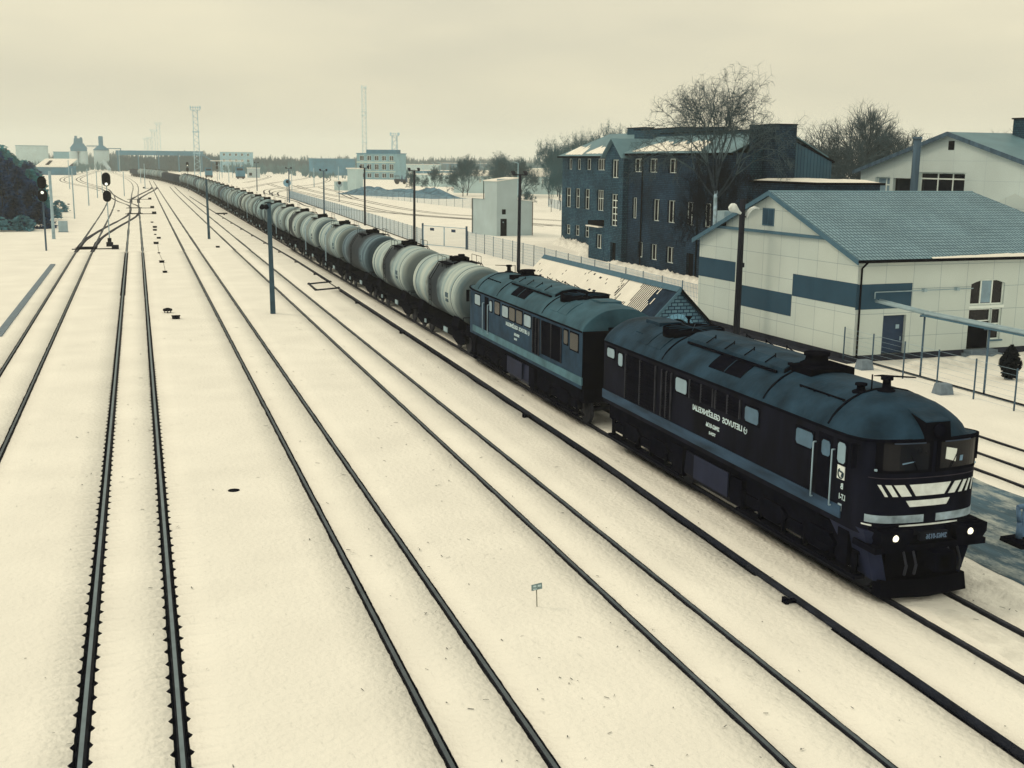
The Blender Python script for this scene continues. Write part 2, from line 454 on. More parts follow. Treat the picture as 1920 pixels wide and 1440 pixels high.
road()

def snow_heap(name, pts, w, h, seed, label):
    mb = MB(); mb.mat(ROUGHSNOW)
    path = smoothpath(pts, 0.3); K = 13; b0 = 0
    for i, p in enumerate(path):
        a = path[max(0, i - 1)]; c = path[min(len(path) - 1, i + 1)]; d = Vector((c[0] - a[0], c[1] - a[1])).normalized(); nx, ny = d.y, -d.x
        e = min(1, i * .35 / .8, (len(path) - 1 - i) * .35 / .8)
        for k in range(K):
            u = k / (K - 1) * 2 - 1
            ww = w * (0.8 + .3 * nz(seed, i * .12)) * max(.1, e) ** .5
            z = h * e * (1 - u * u) * (0.75 + .5 * nz(seed + 3, i * .22, k * .5) + .35 * nz(seed + 9, i * .9, k * .9) + .25 * nz(seed + 1, i * 2.3, k * 1.7)) - 0.01
            mb.v.append((p[0] + nx * u * ww, p[1] + ny * u * ww, z))
        if i:
            for k in range(K - 1): q = len(mb.v); mb.face((q - 2 * K + k, q - 2 * K + k + 1, q - K + k + 1, q - K + k), True)
    o = mb.build(name); tag(o, label, 'snow bank')
    return o
snow_heap('snow_bank', [(18.0, 2), (18.05, 20), (18.1, 34)], 0.85, 0.2, 3, 'low rough snow bank between the train and the wet road')
snow_heap('snow_bank', [(34.1, 45.3), (37, 45.4), (41, 45.6), (47, 45.9)], 0.9, 0.42, 13, 'lumpy snow bank along the door side of the white building')
snow_heap('snow_bank', [(46.7, 127), (46.4, 121), (45.3, 114), (43.5, 109)], 1.3, 0.9, 23, 'heaped snow along the far end of the dark brick building')
snow_heap('snow_bank', [(42.3, 101), (42.5, 92), (42.6, 84), (42.6, 78)], 0.9, 0.5, 33, 'ploughed snow along the foot of the long dark brick facade')

# ------------------------------------------------------------------ tracks
def rail_prof(o, head=RAILTOP):
    return [(o - .07, -.145), (o + .07, -.145), (o + .012, -.12), (o + .012, -.025), (o + .037, -.02), (o + .037, .02), (o - .037, .02), (o - .037, -.02), (o - .012, -.025), (o - .012, -.12)]
def track(path, label, head=RAILDULL, y_bed=YN1, bedw=0.24, group=None, near=True, dz=0.0):
    t = empty('railway_track', (path[0][0], path[0][1], 0))
    tag(t, label, 'railway track', group)
    ox, oy = path[0][0], path[0][1]
    p = [(a - ox, b - oy) for a, b in path]
    for s_ in (-.78, .78):
        mb = MB()
        mb.mat(RUST); mb.sweep(p, [(q, z + dz) for q, z in rail_prof(s_)])
        k = 10; nf = len(mb.f)
        mb.mat(head)
        hi = mb.cur
        for f in range(len(p) - 1): mb.m[f * k + 5] = hi
        mb.build('rail', t)
        bed = [q for q, w in zip(p, path) if w[1] >= y_bed - 4]
        if len(bed) > 2:
            mb = MB(); mb.mat(BALLAST)
            prev = None
            for i, q in enumerate(bed):
                a = bed[max(0, i - 1)]; c = bed[min(len(bed) - 1, i + 1)]
                d = Vector((c[0] - a[0], c[1] - a[1])).normalized(); nx, ny = d.y, -d.x
                w = bedw * .5 * (1 + .35 * nz(s_ * 9 + ox, i * .7))
                mb.v += [(q[0] + nx * (s_ - w), q[1] + ny * (s_ - w), .005 + dz), (q[0] + nx * (s_ + w), q[1] + ny * (s_ + w), .005 + dz)]
                if i: z = len(mb.v); mb.face((z - 4, z - 3, z - 1, z - 2))
            mb.build('melted_strip', t)
    return t
G_ = 'railway tracks in the snow'
track(smoothpath([(-5.4, -14), (-5.4, 124), (-5.45, 270), (-6.5, 314), (-9.0, 368)]), 'leftmost foreground track, bending off at the far switch', RAILDULL, group=G_)
track(smoothpath([(-.53, -14), (-.53, 124), (-.5, 330), (-.3, 370), (-.7, 440), (-2.9, 530), (-6.8, 629), (-11.8, 731), (-14, 880), (-14.8, 1090), (-12.5, 1455)]), 'track with bright rail heads and sleeper ends melted out of the snow', RAILTOP, group=G_)
track(smoothpath([(5.11, -14), (5.11, 124), (5.4, 330), (5.8, 500)]), 'middle straight track with a lineside sign on its right', RAILDULL, group=G_)
track(smoothpath([(10.28, -14), (10.28, 124), (10.7, 330), (11.2, 402)]), 'straight track next to the freight train, left of the pipe', RAILDULL, group=G_)
TRAIN = smoothpath([(16.2, -14), (16.2, 330), (16.0, 365), (15.0, 402), (13.2, 443), (10.5, 500), (5.4, 560), (-1.5, 630), (-9, 700), (-20, 790)], 3)
track(TRAIN, 'track that the freight train runs on', RUST, group=G_)
GS = 'switch connections between the tracks'
track(smoothpath([(-5.4, 124), (-5.2, 141.7), (-4.1, 160), (-1.0, 200), (-.53, 212)]), 'nearest crossover track, from the left track to the bright one', RUST, y_bed=120, bedw=.5, group=GS, dz=.004)
track(smoothpath([(-.53, 258), (-.5, 278), (1.2, 311.5), (4.9, 374), (5.5, 395)]), 'far crossover track linking the bright track with the middle one', RUST, y_bed=120, bedw=.6, group=GS, dz=.004)
track(smoothpath([(-.53, 210), (-.8, 242), (-3.2, 266), (-6.5, 314), (-9, 368), (-13.2, 410), (-17, 444), (-21.2, 491), (-23.5, 528), (-24.6, 580), (-24.9, 678), (-23.5, 820), (-20, 1004), (-15.6, 1245)]), 'curved yard track swinging left behind the two-headed signal', RUST, y_bed=120, bedw=.4, group=GS, dz=.006)
track(smoothpath([(-9.3, 352), (-12.5, 381), (-19.6, 426), (-26.6, 480), (-29.3, 516), (-31.3, 577), (-30.8, 676), (-24.7, 864)]), 'outermost curved yard track on the left near the storage shed', RUST, y_bed=120, bedw=.4, group=GS, dz=.008)
GY = 'curved tracks of the far yard'
for k, (pts, lb) in enumerate([
    ([(58, 162), (55.5, 175), (46.5, 196), (44.3, 214), (44.6, 248), (44.6, 286), (45.2, 344), (45.6, 388), (48, 450)], 'near yard track beyond the mesh fence, first of the pair beside the lamp posts'),
    ([(66, 176), (60, 188), (53.5, 198), (50.3, 219), (50.0, 246), (50.6, 283), (49.8, 302), (51.2, 368), (55, 430)], 'yard track running just this side of the snow-dusted gravel heaps'),
    ([(50.9, 283), (52.6, 302), (57.1, 345), (57.9, 369), (60, 400)], 'short yard track branching towards the pale windowless tower'),
    ([(62, 158), (43.6, 207), (39.5, 219), (35.6, 225), (34.9, 266), (34.5, 330)], 'yard track closest to the mesh fence'),
    ([(33.1, 381), (53, 475), (74, 555), (95, 666), (116, 829), (121, 937)], 'long yard track sweeping away to the far right'),
    ([(33.4, 319), (40, 371), (52, 405), (69, 462), (88, 559), (104, 700)], 'yard track curving behind the round-backed signal'),
    ([(34, 304), (38.8, 343), (50.8, 382), (63, 415), (80, 450)], 'yard track leading to the switch cabinets'),
    ([(41, 473), (55.5, 550), (70, 657), (69, 723), (68.7, 787)], 'farthest yard track under the open loading roof')]):
    track(smoothpath(pts), lb, RUST, y_bed=100, bedw=.42, group=GY, dz=.004 * (k % 5) + .004)
for x, nm, ye in ((25.0, 'left', 38.0), (26.5, 'middle', 44.0), (28.2, 'right', 44.0)):
    mb = MB(); mb.mat(RUST); mb.sweep([(x, -14), (x, 20), (x, ye)], rail_prof(0.0))
    tag(mb.build('siding_rail'), f'dark {nm} one of the three siding rails right of the wet road', 'rail', 'siding rails right of the road')

# ------------------------------------------------------------------ pipe with expansion loop
def pipe():
    t = empty('ground_pipe', (13.6, 14, 0)); tag(t, 'dark low pipe beside the train with a square expansion loop', 'pipe')
    P = [(13.1, -14), (13.32, 14), (13.47, 23), (13.74, 33), (13.86, 52), (13.95, 85.2), (12.15, 84.2), (12.25, 88.6), (14.05, 89.7), (14.0, 110), (13.5, 150), (12.9, 212), (12.4, 300)]
    r = MB(); r.mat(mat('pipe_wrap', (.016, .02, .034), .75, .3, 3))
    def sub(a, b): return [(a[0] + (b[0] - a[0]) * i / 4, a[1] + (b[1] - a[1]) * i / 4) for i in range(4)]
    pts = []
    for a, b in zip(P, P[1:]): pts += sub(a, b)
    pts.append(P[-1])
    z = 0.02
    for a, b in zip(P, P[1:]): r.tube((a[0] - 13.6, a[1] - 14, z), (b[0] - 13.6, b[1] - 14, z), .088, n=10)
    for a in P[5:9]: r.lathe([(.05, -.12), (.12, -.08), (.12, .08), (.05, .12)], (a[0] - 13.6, a[1] - 14, z), n=10)
    r.build('pipe_run', t)
    for y in [20.8, 40, 62, 76, 96, 108, 120, 133, 146, 160, 175, 190]:
        x = None
        for a, b in zip(P, P[1:]):
            if a[1] <= y <= b[1] and abs(b[0] - a[0]) < 1.2: x = a[0] + (b[0] - a[0]) * (y - a[1]) / (b[1] - a[1])
        if x is None: continue
        m = MB(); m.mat(BLACK); m.box(x - 13.6 - .30, x - 13.6 + .02, y - 14 - .05, y - 14 + .05, -.1, .07); m.box(x - 13.6 - .36, x - 13.6 - .28, y - 14 - .09, y - 14 + .09, -.1, .12)
        m.build('pipe_support', t)
pipe()

# ------------------------------------------------------------------ locomotives
HW = 1.47
ROOFPRO = [(1.0, 0.0), (0.985, 0.10), (0.93, 0.26), (0.82, 0.48), (0.64, 0.72), (0.42, 0.90), (0.2, 0.98), (0.0, 1.0)]
EAVE, TOP = 3.58, 4.40
LF = 1.0      # depth over which the nose rounds off
def fd(x):   # distance of the bowed front face behind its foremost line, at side offset x
    u = min(1.0, abs(x) / HW)
    return .16 * u * u + LF * (1 - (1 - u ** 5) ** .2)

def roof_z(x, top=TOP):
    u = abs(x) / HW
    for (a, za), (b, zb) in zip(ROOFPRO, ROOFPRO[1:]):
        if b <= u <= a: return EAVE + (top - EAVE) * (za + (zb - za) * (a - u) / (a - b))
    return EAVE
def text_mesh(s, name, parent, m, size, xdir, ydir, loc, ext=0.004, sx=1.0):
    c = bpy.data.curves.new(name, 'FONT'); c.body = s; c.size = size; c.extrude = ext; c.offset = .004
    o = bpy.data.objects.new('tmp', c); COL.objects.link(o)
    dg = bpy.context.evaluated_depsgraph_get()
    me = bpy.data.meshes.new_from_object(o.evaluated_get(dg)); bpy.data.objects.remove(o)
    X = Vector(xdir) * sx; Y = Vector(ydir); Z = Vector(xdir).cross(Y)
    me.transform(Matrix(((X.x, Y.x, Z.x, loc[0]), (X.y, Y.y, Z.y, loc[1]), (X.z, Y.z, Z.z, loc[2]), (0, 0, 0, 1))))
    me.materials.clear(); me.materials.append(m)
    q = bpy.data.objects.new(name, me); COL.objects.link(q); q.parent = parent
    return q
def side_box(mb, s, d0, d1, z0, z1, o0=-.02, o1=.012):
    a, b = sorted((s * (HW + o0), s * (HW + o1))); mb.box(a, b, d0, d1, z0, z1)
def on_roof(mb, s, d0, d1, x0, x1, th=.02, k=5):   # a patch lying on the roof curve
    for i in range(k):
        a = x0 + (x1 - x0) * i / k; b = x0 + (x1 - x0) * (i + 1) / k
        p = []
        for zz in (-.02, th):
            p += [(s * a, d0, roof_z(a) + zz), (s * b, d0, roof_z(b) + zz), (s * b, d1, roof_z(b) + zz), (s * a, d1, roof_z(a) + zz)]
        mb.hexa(p)
def bogie(parent, y):
    b = empty('bogie', (0, y, 0)); b.parent = parent
    m = MB(); m.mat(BLACK)
    for s in (-1, 1):
        m.box(s * 1.22 - .1, s * 1.22 + .1, -2.45, 2.45, .62, .92)
        for q in (-1.05, 1.05):
            m.extrude([(q - .75, .92), (q - .35, .62), (q + .35, .62), (q + .75, .92), (q + .4, 1.12), (q - .4, 1.12)], s * 1.25 - .14, s * 1.25 + .14, 'yz')
        m.box(s * 1.3 - .16, s * 1.3 + .1, -2.7, 2.7, .42, .5)
        for q in (-2.5, -1.6, -.5, .5, 1.6, 2.5): m.tube((s * 1.34, q, .5), (s * 1.34, q, 1.0), .07, n=6)
    m.box(-1.1, 1.1, -.4, .4, .7, 1.1)
    m.build('bogie_frame', b)
    for q in (-2.05, 0, 2.05):
        w = MB(); w.mat(RUST)
        for s in (-1, 1): w.lathe([(.3, -.07), (.52, -.07), (.55, -.04), (.525, .06), (.3, .05), (.12, .12)], (s * .78, q, .525), 'x', 20, False)
        w.tube((-.75, q, .525), (.75, q, .525), .09)
        w.build('wheelset', b)
def locomotive(loc, rz, label, vs, feat):
    t = empty('diesel_locomotive', loc, rz); tag(t, label, 'locomotive', 'coupled diesel locomotives')
    L = 15.2; pm, rm, sm = feat['paint'], feat['roof'], feat['sill']
    # walls: a plan outline that bows and rounds at the nose
    XS = [-HW * q for q in (1, .998, .99, .97, .93, .87, .78, .65, .45, .2, 0)]; XS = XS + [-x for x in XS[::-1][1:]]
    plan = [(-HW, L)] + [(x, fd(x)) for x in XS] + [(HW, L)]
    m = MB(); m.mat(pm)
    for x, y in plan: m.v += [(x, y, 1.5), (x, y, EAVE + .10 * max(0, 1 - y / 1.1))]
    for i in range(len(plan) - 1): m.face((2 * i, 2 * i + 2, 2 * i + 3, 2 * i + 1), 1 < i < len(plan) - 3)
    m.mat(feat.get('end', BLACK)); m.poly([(-HW, L, 1.5), (HW, L, 1.5), (HW, L, EAVE), (-HW, L, EAVE)])
    m.mat(BLACK); m.face([2 * i for i in range(len(plan))])
    m.build('body_shell', t)
    # roof: crowned, with a domed brow that falls to the eave all round the nose
    def prof(q):
        q = min(1, max(0, q))
        for (a, za), (b, zb) in zip(ROOFPRO, ROOFPRO[1:]):
            if b <= q <= a: return za + (zb - za) * (a - q) / (a - b)
        return 0
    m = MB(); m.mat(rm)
    us = [-1.012, -.985, -.93, -.86, -.75, -.6, -.42, -.2, 0, .2, .42, .6, .75, .86, .93, .985, 1.012]
    BR = 1.75
    ds = [0, .03, .08, .16, .28, .45, .65, .9, 1.2, 1.5, 1.9, 2.6] + [L * .3, L * .6, L - .5, L - .12, L]
    for di, d in enumerate(ds):
        for u in us:
            x = HW * u; base = fd(x) - .05
            y = base * max(0, 1 - d / 2.2) + d if d < 2.2 else d
            uf = max(0, 1 - d / BR)
            q = (abs(min(1, abs(u))) ** 3 + uf ** 3) ** (1 / 3) if uf > 0 else abs(u)
            z = EAVE + .003 + (TOP - EAVE) * prof(q) * (1 if d < L - .2 else .93) + .10 * max(0, 1 - (y / 1.1)) * (1 - prof(q))
            m.v.append((x, y, z))
        if di:
            k = len(us); e = len(m.v)
            for i in range(k - 1): m.face((e - 2 * k + i, e - 2 * k + i + 1, e - k + i + 1, e - k + i), True)
    k = len(us); e = len(m.v)
    m.face([e - k + i for i in range(k)])
    m.build('roof', t)
    m = MB(); m.mat(BLACK)     # drip strip round the brow
    m.sweep([(x, fd(x) - .03, .10 * max(0, 1 - fd(x) / 1.1)) for x in XS], [(-.03, EAVE - .05), (.03, EAVE - .05), (.03, EAVE + .01), (-.03, EAVE + .01)]); m.build('brow_strip', t, fixn=True)
    # black gutter under the roof
    for s in (-1, 1):
        m = MB(); m.mat(BLACK); a, b = sorted((s * (HW - .02), s * (HW + .035))); m.box(a, b, 1.1, L - .05, EAVE - .05, EAVE + .012); m.build('gutter', t)
    # roof seams
    for d in feat['ribs']:
        m = MB(); m.mat(BLACK)
        for s in (-1, 1): on_roof(m, s, d - .03, d + .03, 0, 1.45, .03, 12)
        m.build('roof_seam', t)
    # sill band
    for s in (-1, 1):
        m = MB(); m.mat(sm); side_box(m, s, 1.16, L + .02, 1.64, 1.93, -.02, .03); m.build('sill_band', t)
        m = MB(); m.mat(BLACK); side_box(m, s, .6, L - .4, 1.32, 1.637, -.25, -.12); m.build('underframe', t)
    m = MB(); m.mat(BLACK); m.box(-1.3, 1.3, .6, L - .2, .95, 1.49); m.build('main_frame', t)
    m = MB(); m.mat(feat.get('tank', NAVY))
    m.extrude([(-1.35, 1.25), (-1.4, .62), (-1.1, .32), (1.1, .32), (1.4, .62), (1.35, 1.25)], 5.9, 9.1); m.build('fuel_tank', t)
    bogie(t, 3.2); bogie(t, L - 3.2)
    for s in (-1, 1):
        for d0, d1, z0, z1 in ((5.7, 6.3, .55, 1.25), (9.2, 9.9, .5, 1.3), (.9, 1.3, .6, 1.4)): m = MB(); m.mat(BLACK); m.box(*sorted((s * 1.05, s * 1.42)), d0, d1, z0, z1); m.build('equipment_box', t)
        m = MB(); m.mat(NAVY2); m.box(*sorted((s * 1.42, s * 1.46)), 6.4, 8.4, .62, 1.3) ; m.build('tank_cover', t)
    # ---- side features on both sides
    for s in (-1, 1):
        for kind, d0, d1, z0, z1 in feat['side']:
            if kind in ('pale', 'blue', 'dark'):
                m = MB(); m.mat(BLACK); side_box(m, s, d0 - .05, d1 + .05, z0 - .05, z1 + .05, -.02, .016)
                w = m.build('window', t)
                m = MB(); m.mat({'pale': GLASSP, 'blue': GLASSB, 'dark': GLASSD}[kind])
                x0, x1 = sorted((s * (HW - .01), s * (HW + .024)))
                c = .06   # clipped corners
                pts = [(d0 + c, z0), (d1 - c, z0), (d1, z0 + c), (d1, z1 - c), (d1 - c, z1), (d0 + c, z1), (d0, z1 - c), (d0, z0 + c)]
                m.extrude(pts, x0, x1, 'yz'); m.build('pane', w, fixn=True)
            elif kind == 'louvre':
                m = MB(); m.mat(BLACK); side_box(m, s, d0, d1, z0, z1, -.02, .014)
                n = int((z1 - z0) / .075)
                for i in range(n):
                    z = z0 + .04 + i * (z1 - z0 - .06) / n
                    a, b = s * (HW + .012), s * (HW + .045)
                    m.poly([(a, d0 + .04, z + .04), (a, d1 - .04, z + .04), (b, d1 - .04, z), (b, d0 + .04, z)])
                m.mat(RUST)
                for q in (d0, (d0 + d1) / 2, d1): side_box(m, s, q - .02, q + .02, z0, z1, .01, .055)
                m.build('louvre_panel', t)
            elif kind == 'door':
                m = MB(); m.mat(BLACK); side_box(m, s, d0, d1, z0, z1, -.02, .008); dr = m.build('cab_door', t)
                for q in (d0 - .09, d1 + .09):
                    h = MB(); h.mat(GREYP); h.tube((s * (HW + .08), q, 1.85), (s * (HW + .08), q, 3.15), .018, n=6)
                    for zz in (1.85, 3.15): h.tube((s * HW, q, zz), (s * (HW + .08), q, zz), .018, n=6)
                    h.build('handrail', t)
                h = MB(); h.mat(BLACK)
                for zz in (.5, .8, 1.1, 1.4): h.box(*sorted((s * 1.15, s * 1.42)), d0, d1, zz, zz + .03)
                h.build('boarding_step', t)
    # ---- roof equipment
    for s in (-1, 1):
        m = MB(); m.mat(BLACK); on_roof(m, s, 6.3, 8.1, .72, 1.28, .03)
        m.mat(rm); on_roof(m, s, 7.17, 7.21, .72, 1.28, .038)
        m.build('roof_grille', t)
        for d in (11.2, 12.15):
            m = MB(); m.mat(rm); on_roof(m, s, d, d + .88, .62, 1.3, .03)
            m.build('roof_panel', t)
    m = MB(); m.mat(rm)
    hp = [(-.82, 4.14), (-.78, 4.36), (-.5, 4.50), (0, 4.56), (.5, 4.50), (.78, 4.36), (.82, 4.14)]
    m.extrude(hp, 5.0, 10.4); m.mat(BLACK); m.extrude([(x * .97, z - .02) for x, z in hp], 4.96, 5.0); m.extrude([(x * .97, z - .02) for x, z in hp], 10.4, 10.44)
    m.build('engine_hood', t, fixn=True)
    for s in (-1, 1):
        m = MB(); m.mat(BLACK); m.box(*sorted((s * .84, s * .90)), 5.2, 10.2, 4.22, 4.28)
        for q in range(4): m.tube((s * .80, 5.9 + q * 1.1, 4.38), (s * .50, 5.9 + q * 1.1, 4.56), .018, n=5); m.tube((s * .5, 5.9 + q * 1.1, 4.50), (s * .5, 5.9 + q * 1.1, 4.60), .018, n=5)
        m.build('hood_rail', t)
    m = MB(); m.mat(SOOT)
    m.lathe([(.5, 4.3), (.42, 4.52), (.30, 4.58), (.27, 4.70), (.33, 4.72), (.33, 4.79), (.2, 4.79)], (0.0, 4.75, 0), n=16); m.box(-.62, .62, 4.0, 5.1, 4.25, 4.5)
    m.build('exhaust_stack', t)
    m = MB(); m.mat(SOOT); m.lathe([(.95, 4.2), (.95, 4.46), (.9, 4.48), (.87, 4.43), (.1, 4.42)], (0, 11.6, 0), n=28)
    m.mat(ROOFP)
    for q in range(6):
        a = q * math.pi / 6; m.tube((-.85 * math.cos(a), 11.6 - .85 * math.sin(a), 4.465), (.85 * math.cos(a), 11.6 + .85 * math.sin(a), 4.465), .012, n=4)
    m.build('fan_ring', t)
    m = MB(); m.mat(rm); m.box(-.55, .25, 12.9, 13.9, 4.34, 4.45); m.hexa([(-1.05, 13.0, 4.05), (-.6, 13.0, 4.30), (-.6, 13.6, 4.30), (-1.05, 13.6, 4.05), (-1.05, 13.0, 4.12), (-.6, 13.0, 4.37), (-.6, 13.6, 4.37), (-1.05, 13.6, 4.12)]); m.build('roof_hatch', t)
    for x, y, hh in ((-.1, 1.7, 1.0), (-.5, 2.1, .6)):
        m = MB(); m.mat(BLACK); m.lathe([(.2, 4.2), (.2, 4.2 + .22 * hh), (.1, 4.24 + .22 * hh), (.09, 4.2 + .44 * hh), (.14, 4.2 + .45 * hh), (.14, 4.2 + .53 * hh), (.04, 4.2 + .54 * hh)], (x, y, 0), n=12)
        m.build('roof_vent', t)
    m = MB(); m.mat(BLACK); m.tube((-.32, 1.95, 4.3), (-.32, 1.95, 4.74), .018, n=6); m.hexa([(-.3, 1.93, 4.70), (.5, 1.45, 4.70), (.5, 1.55, 4.70), (-.05, 1.97, 4.70), (-.3, 1.93, 4.72), (.5, 1.45, 4.72), (.5, 1.55, 4.72), (-.05, 1.97, 4.72)]); m.build('antenna', t)
    m = MB(); m.mat(BLACK)
    for s in (-1, 1): m.tube((s * .98, 2.0, 4.16), (s * .98, 3.9, 4.16), .022, n=6); [m.box(*sorted((s * .96, s * 1.0)), q, q + .08, 4.0, 4.17) for q in (2.0, 2.6, 3.2, 3.8)]
    m.build('roof_handrail', t)
    m = MB(); m.mat(BLACK); m.lathe([(.09, 0), (.1, .06), (.04, .12), (.04, .26), (.12, .36)], (.3, 12.55, 4.32), n=10); m.build('horn', t)
    # ---- front
    def fpatch(mb, pts, off=.008, back=.012):   # a flat-cut shape (x, z) wrapped on to the bowed face
        q = len(mb.v); n = len(pts)
        for x, z in pts: mb.v.append((x, fd(x) - off, z))
        for x, z in pts: mb.v.append((x, fd(x) + back, z))
        mb.face([q + i for i in range(n)]); mb.face([q + n + i for i in range(n)][::-1])
        for i in range(n): j = (i + 1) % n; mb.face((q + i, q + j, q + n + j, q + n + i))
    def fband(mb, x0, x1, z0, z1, off=.01, sl0=0, sl1=0, k=None):   # band between x0 and x1, ends may slant by sl
        k = k or max(1, int(abs(x1 - x0) / .08))
        for i in range(k):
            a0 = i / k; a1 = (i + 1) / k
            X = lambda a, top: (x0 + (sl0 if not top else 0)) + ((x1 + (sl1 if not top else 0)) - (x0 + (sl0 if not top else 0))) * a
            fpatch(mb, [(X(a0, 0), z0), (X(a1, 0), z0), (X(a1, 1), z1), (X(a0, 1), z1)], off)
    for s in (-1, 1):
        m = MB(); m.mat(SOOT); fband(m, s * .05, s * 1.30, 2.92, 3.63, .012)
        w = m.build('windscreen', t, fixn=True)
        m = MB(); m.mat(GLASSD); fband(m, s * .15, s * 1.18, 2.99, 3.58, .02); m.build('pane', w, fixn=True)
        m = MB(); m.mat(mat('visor_grey', T(58, 66, 74, .8), .6, .1, 3)); fband(m, s * .25, s * .98, 3.575, 3.60, .03); m.build('sun_visor', w)
        m = MB(); m.mat(BLACK); m.tube((s * .42, fd(.42) - .04, 2.98), (s * .60, fd(.6) - .04, 3.34), .010, n=5); m.build('wiper', w)
        m = MB(); m.mat(BLACK); m.box(*sorted((s * 1.52, s * 1.66)), .62, .68, 2.95, 3.5); m.tube((s * 1.4, .65, 3.45), (s * 1.6, .65, 3.45), .02, n=6); m.build('mirror', t)
        m = MB(); m.mat(BLACK); m.extrude([(s * .97 + q[0], q[1]) for q in ((-.30, 1.34), (.34, 1.34), (.46, 1.5), (.46, 1.70), (-.36, 1.70), (-.36, 1.5))], -.16, .4)
        b = m.build('headlight_box', t, fixn=True)
        m = MB(); m.mat(LAMP); m.lathe([(.02, -.04), (.07, -.028), (.082, .02)], (s * .97, -.17, 1.54), 'y', 16); m.build('lens', b, fixn=True)
        m = MB(); m.mat(BLACK); m.lathe([(.10, 0), (.12, -.02), (.11, -.045), (.09, -.045), (.09, 0)], (s * .97, -.16, 1.54), 'y', 16); m.build('lamp_rim', b, fixn=True)
        m = MB(); m.mat(GREYP); m.lathe([(.01, -.03), (.03, -.02), (.035, .02)], (s * 1.28, fd(1.28), 2.98), 'y', 8); m.build('marker_lamp', t, fixn=True)
    if feat.get('see_through'):
        m = MB(); m.mat(mat('see_through_pale', T(196, 196, 172, .7), .8, .04, 4)); fpatch(m, [(.28, 3.20), (.56, 3.12), (.58, 3.40), (.29, 3.46)], .032, -.022); m.build('see_through_plate', t)  # added pale plate stands in for bright snow seen through the cab
        m = MB(); m.mat(mat('cab_glint', T(96, 116, 122, .7), .6, .1, 4)); fpatch(m, [(.68, 3.12), (.76, 3.12), (.77, 3.24), (.69, 3.24)], .032, -.022); fpatch(m, [(-.78, 3.12), (-.50, 3.17), (-.5, 3.19), (-.78, 3.15)], .032, -.022); m.build('cab_glint_patch', t)  # glints in the cab painted as flat grey patches on the panes
    m = MB(); m.mat(SOOT); m.hexa([(-.33, -.09, 3.64), (.33, -.09, 3.64), (.33, .4, 3.64), (-.33, .4, 3.64), (-.31, -.04, 4.04), (.31, -.04, 4.04), (.30, .5, 4.13), (-.30, .5, 4.13)])
    m.mat(rm); m.hexa([(-.315, -.045, 4.042), (.315, -.045, 4.042), (.29, .78, 4.20), (-.29, .78, 4.20), (-.30, -.03, 4.065), (.30, -.03, 4.065), (.27, .8, 4.235), (-.27, .8, 4.235)])
    m.mat(BLACK); m.lathe([(.03, -.13), (.13, -.13), (.15, -.08)], (0, 0, 3.86), 'y', 16)
    m.build('roof_headlamp', t, fixn=True)
    m = MB(); m.mat(mat('ledge_brown', T(52, 46, 48, .8), .7, .2, 4)); fband(m, -1.38, 1.38, 2.80, 2.815, .022); m.build('front_ledge', t)
    if feat.get('front'):
        def stripe(x0, x1, sl0, sl1, z0=2.40, z1=2.66):
            mb = MB(); mb.mat(WHITEP); fband(mb, x0, x1, z0, z1, .012, sl0, sl1); mb.build('chevron_stripe', t, fixn=True)
        stripe(-.56, .50, .17, -.16); stripe(-.62, .50, .10, -.08, 2.16, 2.30)
        stripe(-.92, -.68, .19, .19); stripe(-1.10, -.98, .17, .17); stripe(-1.24, -1.18, .15, .15)
        stripe(.62, .80, -.17, -.17); stripe(.88, .98, -.14, -.14); stripe(1.06, 1.12, -.11, -.11); stripe(1.2, 1.24, -.06, -.06)
        for sg in (-1, 1):
            mb = MB(); mb.mat(BANDW); fband(mb, sg * .16, sg * HW, 1.80, 1.97, .012); x0, x1 = sorted((sg * (HW - .01), sg * (HW + .012))); mb.box(x0, x1, fd(HW), fd(HW) + .12, 1.80, 1.97); mb.build('light_band', t, fixn=True)
        mb = MB(); mb.mat(WHITEP); fband(mb, -1.42, .9, 1.725, 1.755, .03); mb.build('thin_white_line', t, fixn=True)
        m = MB(); m.mat(mat('number_plate', (.007, .009, .018), .6)); m.box(-.36, .36, -.2, -.1, 1.44, 1.62); pl = m.build('number_plate', t)
        text_mesh('2M62-0136', 'number_lettering', pl, mat('plate_lettering', T(78, 92, 100, .6), .7), .15, (-1, 0, 0), (0, 0, 1), (.33, -.203, 1.475), sx=.78)
    # buffer beam, apron, plough, coupler
    m = MB(); m.mat(BLACK); m.box(-1.44, 1.44, -.14, .7, 1.2, 1.335); m.box(-1.30, 1.30, .02, .9, 1.34, 1.76); m.build('buffer_beam', t)
    for s in (-1, 1):
        m = MB(); m.mat(NAVY2 if feat.get('front') else BLACK)
        m.hexa([(s * .95, .05, .45), (s * 1.15, .25, .45), (s * 1.15, .95, .45), (s * .95, .95, .45), (s * 1.28, .02, 1.62), (s * 1.455, .3, 1.62), (s * 1.455, 1.75, 1.62), (s * 1.28, 1.75, 1.62)])
        m.build('corner_apron', t, fixn=True)
    m = MB(); m.mat(SOOT); m.box(-.95, .95, .15, .8, .35, 1.2)
    m.hexa([(-1.12, -.02, .12), (0, -.18, .12), (0, .15, .12), (-1.12, .35, .12), (-1.1, .05, .50), (0, -.1, .50), (0, .1, .50), (-1.1, .3, .50)])
    m.hexa([(0, -.18, .12), (1.12, -.02, .12), (1.12, .35, .12), (0, .15, .12), (0, -.1, .50), (1.1, .05, .50), (1.1, .3, .50), (0, .1, .50)])
    m.build('snow_plough', t, fixn=True)
    for y0, y1 in ((-.62, .2), (L - .2, L + .75)):
        m = MB(); m.mat(BLACK); m.box(-.14, .14, y0, y1, .92, 1.2); q = y0 if y0 < 0 else y1 - .35
        m.box(-.24, .24, q, q + .35, .86, 1.28); m.build('coupler', t)
